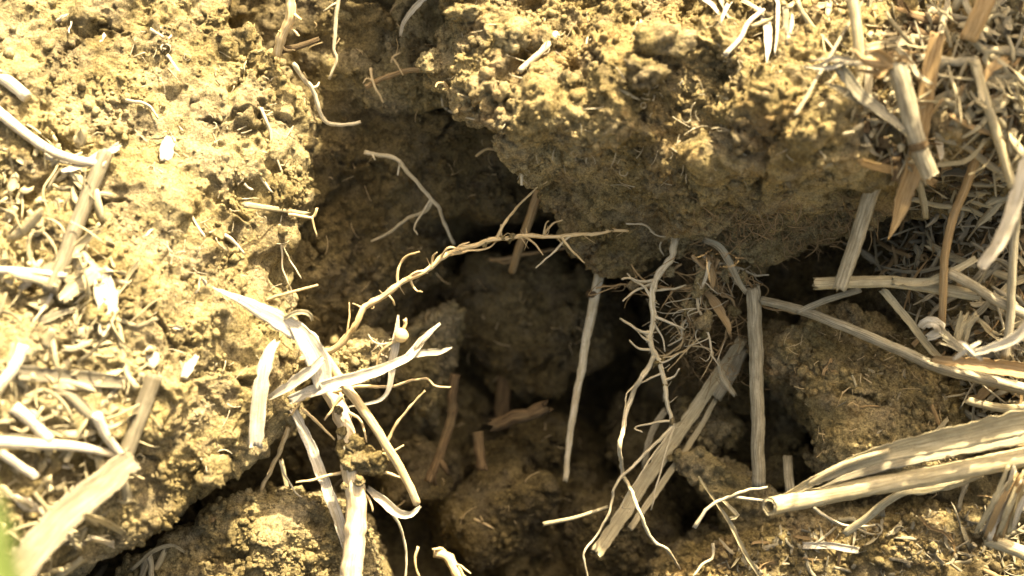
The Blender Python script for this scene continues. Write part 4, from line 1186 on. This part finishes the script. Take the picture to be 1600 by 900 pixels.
blade('broad white leaf fragment in the left litter', [(160,430),(168,470),(166,500),(158,525)], [26,36,26,10], 'straw_white', name='leaf_fragment', cat='leaf', rest=True, lift=12, curl=0.5)
blade('grey flat straw lying level in the left litter', [(28,582),(80,586),(140,592),(196,598)], [22,24,24,18], 'straw_dull', rest=True, lift=13, curl=0.7)
stem('grey stalk slanting under the short white straw', [(88,604),(120,630),(156,664)], 10, 'straw_dull', rest=True, lift=9)
stem('stubby white straw at the lower left', [(22,636),(50,660),(78,690)], 9, 'straw_white', rest=True, lift=13)
stem('curved thin stalk on the left bank', [(180,482),(190,540),(196,580),(214,608)], 5, 'straw', rest=True, lift=8)
stem('white straw tip leaning at the left edge', [(36,540),(22,574),(-8,612)], 9, 'straw_white', rest=True, lift=18)
blade('folded tan leaf at the lower lip of the left bank', [(130,802),(170,818),(212,846)], [10,12,8], 'straw', rest=True, lift=15, curl=0.9)
blade('torn pale leaf under the folded one', [(140,840),(178,850),(212,848)], [6,14,6], 'straw_white', name='leaf_fragment', cat='leaf', rest=True, lift=12)
blade('white torn leaf at the lower left', [(20,776),(46,790),(72,806)], [8,24,8], 'straw_white', name='leaf_fragment', cat='leaf', rest=True, lift=12, curl=0.7)
blade('pale porous chip on the left bank', [(266,214),(262,232),(258,252)], [18,24,16], 'straw_white', name='bark_chip', cat='chip', rest=True, lift=2, curl=0.3, thick=5)
blade('small white chip on the middle of the left bank', [(306,556),(296,572),(286,590)], [8,16,12], 'straw_white', name='bark_chip', cat='chip', rest=True, lift=3, curl=0.2, thick=4)
blade('larger white chip low in the left litter', [(228,545),(240,560),(236,576)], [14,20,8], 'straw_white', name='bark_chip', cat='chip', rest=True, lift=4, curl=0.3, thick=4)
blade('rusty flake in the gap below the left bank', [(312,818),(324,812),(336,812)], [8,14,8], 'straw_orange', name='bark_chip', cat='chip', rest=True, lift=4, curl=0.4)
blade('pale curved stalk by the lower left clod', [(205,890),(238,862),(270,852),(288,862)], [6,7,7,4], 'straw', rest=True, lift=10, curl=0.9)
blade('out of focus green grass blade at the lower left corner', [(-44,730,1100),(-28,800,1120),(-8,870,1130),(8,980,1140)], [20,40,50,52], 'green', name='dead_grass', cat='grass', curl=0.5)
print('hand placed', round(time.time() - T0, 1), flush=True)
# ------------------------------------------------------------------ loose litter: each piece of straw an object
def inside(x, y, poly):
    c = False
    for (ax, ay), (bx, by) in zip(poly, poly[1:] + poly[:1]):
        if (ay > y) != (by > y) and x < (bx - ax) * (y - ay) / (by - ay + 1e-12) + ax:
            c = not c
    return c

COLOUR = {'straw': 'pale', 'straw_grey': 'grey', 'straw_white': 'white', 'straw_orange': 'orange tan'}
NEAR = {}

def litter(poly, count, where, marks, group, lens, wids, mats, lift=(2, 26), ang=None, stems=0.45, seed=1, curly=0.5):
    """marks: (x, y, phrase) of things one can find; each piece is described by its look and the nearest of them"""
    rng = np.random.default_rng(seed)
    P = np.array(poly)
    done = tries = 0
    while done < count and tries < count * 12:
        tries += 1
        x, y = rng.uniform(P.min(0), P.max(0))
        if not inside(x, y, poly):
            continue
        L = rng.uniform(*lens) * (0.6 + 0.8 * rng.random())
        a = rng.uniform(0, math.pi) if ang is None else ang[0] + rng.normal() * ang[1]
        dx, dy = math.cos(a) * L / 2, math.sin(a) * L / 2
        b = rng.normal() * L * 0.05
        b2 = b + rng.normal() * L * 0.05
        pts = [(x - dx, y - dy), (x - dx * .3 - dy * b / L * 2, y - dy * .3 + dx * b / L * 2), (x + dx * .35 - dy * b2 / L * 2, y + dy * .35 + dx * b2 / L * 2), (x + dx, y + dy)]
        hs = [hit(*p) for p in pts]
        if max(hs) - min(hs) > 60 + L * 0.5:
            continue
        m = mats[rng.integers(len(mats))]
        wd = wids[0] + (wids[1] - wids[0]) * rng.random() ** 1.7
        lf = rng.uniform(*lift)
        pts = [(p[0], p[1], t) for p, t in zip(pts, (rng.normal() * L * .06, 0, 0, rng.normal() * L * .06))]
        st = rng.random() < stems
        mid = (lens[0] + lens[1]) / 2
        size = 'long' if L > mid * 1.15 else 'short' if L < mid * 0.75 else 'medium'
        lean = ('lying level', 'slanting down right', 'set upright', 'slanting up right')[int(((a % math.pi) + math.pi / 8) // (math.pi / 4)) % 4]
        if marks:
            mk = min(marks, key=lambda t: math.hypot(t[0] - x, t[1] - y))
            side = ('right of' if x > mk[0] else 'left of') if abs(x - mk[0]) > abs(y - mk[1]) else ('below' if y > mk[1] else 'above')
            place = side + ' ' + mk[2]
        else:
            f_ = (y - P[:, 1].min()) / (P[:, 1].max() - P[:, 1].min())
            place = where + (' near its top' if f_ < 0.33 else ' near its foot' if f_ > 0.67 else ' at mid height')
        girth = 'broad' if wd > (wids[0] + wids[1]) * 0.42 else 'thin'
        label = f"{size} {girth} {COLOUR[m]} straw {'stem' if st else 'strip'} {lean}, {place}"
        if st:
            stem(label, pts, wd * 0.42, m, group=group, rest=True, lift=lf + wd * 0.3, sides=9, rib=0.14, hollow=0.65 if wd > 10 else 0, rag=wd * 0.5, name='straw_piece', wig=1.2, knots=0.12, flat=rng.uniform(0.35, 0.9))
        else:
            tip = rng.uniform(.15, 1.1)
            blade(label, pts, [wd * rng.uniform(.4, 1), wd, wd * .9, wd * tip], m, group=group, rest=True, lift=lf, curl=rng.uniform(0.05, 1.0) * curly * 2, roll=tuple(rng.normal(size=2) * 0.6), rag=wd * .6, name='straw_piece', thick=1.5, wig=1.6)
        done += 1

G3 = ['straw', 'straw_grey', 'straw_grey', 'straw_grey', 'straw', 'straw', 'straw_grey', 'straw_orange', 'straw_orange', 'straw']
UR = [(1338, 60, 'the vertical olive stalk'), (1425, 190, 'the node straw'), (1370, 98, 'the orange tuft'), (1450, 110, 'the orange sheath'), (1510, 40, 'the cut olive stalk'), (1545, 170, 'the right leaning stalk'), (1540, 130, 'the level flat blade'),
      (1520, 260, 'the brown bent stalk'), (1320, 245, 'the sweeping blade'), (1590, 290, 'the curling white strip'), (1470, 205, 'the hanging white strip')]
RE = [(1480, 430, 'the straw fork'), (1475, 380, 'the brown stalk foot'), (1560, 380, 'the curling strip tip'), (1560, 540, 'the bright bent strip'), (1530, 570, 'the glossy brown sheath'), (1505, 510, 'the fibre fan'), (1425, 500, 'the narrow dropping stalk'), (1582, 440, 'the dark upright stalk'), (1380, 440, 'the forking straw')]
LR = [(1300, 855, 'the flat white strip'), (1360, 800, 'the kinked strip'), (1560, 800, 'the shattered bundle'), (1230, 800, 'the open straw end'), (1480, 830, 'the lower right corner soil'), (1580, 860, 'the pale stub')]
LL = [(120, 350, 'the leaning grey stick'), (215, 650, 'the lower grey stick'), (90, 696, 'the crooked white straw'), (110, 800, 'the wide grey straw'), (60, 225, 'the upper bent straw'), (50, 424, 'the thin level straw'), (165, 475, 'the broad white fragment'), (110, 588, 'the grey flat straw'), (195, 545, 'the curved thin stalk'), (46, 790, 'the torn white leaf')]
litter([(1300,-20),(1620,-20),(1620,320),(1480,320),(1380,280),(1330,200),(1280,60)], 95, '', UR, 'loose straw at upper right', (30, 150), (4, 19), G3, (-4, 34), seed=11, stems=0.3)
litter([(1380,330),(1620,300),(1620,720),(1560,700),(1500,560),(1420,470),(1360,420)], 70, '', RE, 'loose straw at the right edge', (30, 120), (4, 16), G3, (-4, 24), seed=12, stems=0.3)
litter([(1150,850),(1350,800),(1620,760),(1620,920),(1150,920)], 55, '', LR, 'straw bits at lower right', (12, 60), (3, 11), G3, (-1, 8), seed=13, stems=0.25)
litter([(-20,200),(150,220),(200,420),(240,640),(210,760),(120,860),(-20,900)], 50, '', LL, 'loose straw at left', (28, 100), (5, 17), ['straw', 'straw_white', 'straw', 'straw_grey', 'straw'], (-2, 22), seed=14, stems=0.3)
litter([(1060,-20),(1300,-20),(1310,60),(1180,60),(1090,30)], 16, 'on the overhang top', None, 'loose straw at the top edge', (40, 110), (7, 16), ['straw', 'straw_white', 'straw_grey'], (-2, 16), seed=15, stems=0.3)
litter([(1280,560),(1480,560),(1480,700),(1300,720)], 18, 'on the yellow clod', None, 'flakes on the yellow clod', (10, 34), (3, 8), ['straw', 'straw_orange', 'straw_grey'], (-1, 3), seed=16, stems=0.2)
litter([(60,0),(320,0),(430,100),(430,420),(420,640),(260,560),(200,200)], 26, 'on the left bank', None, 'flakes on the left bank', (8, 26), (3, 8), ['straw', 'straw_white'], (-1, 3), seed=17, stems=0.2)
litter([(700,10),(1200,10),(1280,200),(1100,150),(820,160),(720,110)], 18, 'on the overhang', None, 'flakes on the overhang', (10, 36), (3, 8), ['straw', 'straw_white'], (-1, 3), seed=18, stems=0.2)
litter([(60,830),(240,850),(300,920),(40,920)], 12, 'in the lower left gap', None, 'shreds at lower left', (30, 80), (7, 18), ['straw', 'straw_grey'], (2, 24), seed=19)

# ---- unseen dry grass tuft added above the upper right corner as a shade caster
e = thing('shade_grass_tuft', 'unseen dry standing grass tuft added above the upper right corner for shade', 'grass', W(1500, -190, 40))
rng = np.random.default_rng(77)
UPV = np.array([0, math.sin(TILT), math.cos(TILT)])
for q in range(20):
    b0 = np.array([rng.uniform(1500, 1830) - 800, 450 + rng.uniform(120, 330), rng.uniform(0, 60)])
    L = rng.uniform(260, 560)
    lean = np.array([rng.normal() * 0.22, rng.normal() * 0.16 - 0.10, 0])
    c = [b0 + UPV * L * t + lean * L * t * (0.5 + 0.9 * t) for t in (0, 0.3, 0.6, 0.85, 1.0)]
    C = spline(np.array(c), 16)
    wd = rng.uniform(18, 44)
    w_ = np.interp(np.linspace(0, 1, 16), [0, .3, .75, 1], [wd * .6, wd, wd * .8, 3])
    V, F, A = sweep(C, blade_section(16, w_, 2.0, rng.uniform(.2, .9), rng), np.full(16, rng.uniform(-1.2, 1.2)), 0, 0, rng)
    mesh_object('leaf_blade', V, F, M[('straw', 'straw_grey')[q % 2]], e, C[0], A)
print('litter', round(time.time() - T0, 1), flush=True)

# ------------------------------------------------------------------ fine chaff and root hair, too fine to count
def fibres(name, poly, count, label, cat, lens, rad, mat, curl, lift, seed, bias=None, ribbon=False):
    rng = np.random.default_rng(seed)
    P = np.array(poly)
    VS, FS, AS = [], [], []
    o = n = tries = 0
    while n < count and tries < count * 6:
        tries += 1
        x, y = rng.uniform(P.min(0), P.max(0))
        if not inside(x, y, poly):
            continue
        h = hit(x, y)
        L = rng.uniform(*lens)
        a = rng.uniform(0, 2 * math.pi) if bias is None else bias[0] + rng.normal() * bias[1]
        k = rng.normal() * curl * (4.0 if rng.random() < 0.07 else 0.5)
        if ribbon:
            L *= 0.35 + 1.1 * rng.random() ** 1.5
        c = [np.array(W(x, y, h + rng.uniform(*lift)))]
        tz = rng.normal() * 0.25
        for q in range(6):
            a += k + rng.normal() * curl * 0.4
            tz += rng.normal() * 0.12
            c.append(c[-1] + np.array([math.cos(a), math.sin(a), max(-0.5, min(0.6, tz))]) * L / 6)
        c = np.array(c)
        r = rad[0] + (rad[1] - rad[0]) * rng.random() ** 2.2
        if ribbon:
            sec = blade_section(7, np.array([rng.uniform(.2, 1), 1, 1.1, 1, 1, .9, rng.uniform(.1, 1)]) * r * 2, 0.9, rng.uniform(0.0, 0.7), rng, 3)
            V, F, A = sweep(c, sec, np.full(7, rng.normal() * .7) + np.linspace(0, rng.normal(), 7), 0, 0, rng)
        else:
            V, F, A = sweep(c, round_section(7, 4, np.linspace(r, r * .5, 7), rng), None, 0, 0, rng)
        VS.append(V); AS.append(A); FS += [tuple(i + o for i in f) for f in F]
        o += len(V); n += 1
    V = np.concatenate(VS)
    ob = mesh_object(name, V, FS, M[mat], None, V.mean(0), np.concatenate(AS))
    return tag(ob, label, cat, kind='stuff')

fibres('straw_chaff', [(1250,-20),(1620,-20),(1620,330),(1480,340),(1360,270),(1300,130)], 520, 'fine curled chaff among the upper right straw', 'chaff', (14, 70), (0.9, 7), 'straw', 0.16, (-3, 24), 31, ribbon=True)
fibres('straw_chaff', [(1390,330),(1620,310),(1620,720),(1530,700),(1480,540),(1360,420)], 420, 'fine curled chaff among the straw at the right edge', 'chaff', (12, 64), (0.9, 6.5), 'straw_grey', 0.16, (-3, 18), 32, ribbon=True)
fibres('straw_chaff', [(-20,220),(140,220),(190,420),(230,640),(200,760),(120,860),(-20,900)], 420, 'pale curled chaff in the blurred litter at left', 'chaff', (14, 60), (1.2, 8), 'straw', 0.2, (0, 20), 33, ribbon=True)
fibres('straw_chaff', [(1120,860),(1350,800),(1620,770),(1620,920),(1120,920)], 260, 'fine chaff on the soil at lower right', 'chaff', (8, 40), (0.9, 5), 'straw_grey', 0.15, (0, 6), 34, ribbon=True)
fibres('straw_chaff', [(1270,-20),(1620,-20),(1620,330),(1480,340),(1370,280),(1320,150)], 350, 'brown broken straw crumbs between the upper right straws', 'chaff', (14, 60), (1, 8), 'twig', 0.1, (-3, 10), 41, ribbon=True)
fibres('straw_chaff', [(1400,340),(1620,310),(1620,720),(1530,700),(1480,560),(1380,430)], 220, 'orange tan straw crumbs at the right edge', 'chaff', (10, 50), (1, 6), 'straw_orange', 0.1, (-3, 12), 42, ribbon=True)
fibres('root_hair', [(1060,300),(1200,300),(1330,300),(1440,320),(1330,385),(1180,430),(1090,400)], 480, 'rusty root fibres felted on the shaded foot of the overhang', 'root fibres', (10, 42), (0.7, 1.5), 'root_brown', 0.3, (0, 8), 35)
fibres('root_hair', [(200,20),(420,60),(460,300),(420,460),(440,640),(300,740),(220,500)], 170, 'short pale root hairs on the left bank', 'root fibres', (8, 34), (0.7, 1.4), 'root_white', 0.25, (0, 5), 36)
fibres('root_hair', [(680,20),(1250,20),(1290,260),(1100,300),(900,300),(720,140)], 190, 'short pale root hairs on the overhang', 'root fibres', (8, 34), (0.7, 1.4), 'root_white', 0.25, (0, 6), 37)
fibres('root_hair', [(470,20),(660,20),(850,280),(1000,700),(1080,880),(600,890),(480,700)], 170, 'yellow root hairs on the dark walls and clods of the hole', 'root fibres', (8, 36), (0.7, 1.4), 'root_tan', 0.25, (0, 6), 38)
fibres('root_hair', [(1200,490),(1480,490),(1520,790),(1300,760)], 120, 'fine root hairs on the yellow clod', 'root fibres', (8, 30), (0.6, 1.3), 'root_tan', 0.25, (0, 5), 39)
fibres('root_hair', [(1050,400),(1160,400),(1160,600),(1060,600)], 380, 'fine root hairs among the hanging tangle', 'root fibres', (12, 50), (0.4, 1.0), 'root_brown', 0.3, (20, 240), 40)
print('done', round(time.time() - T0, 1), flush=True)
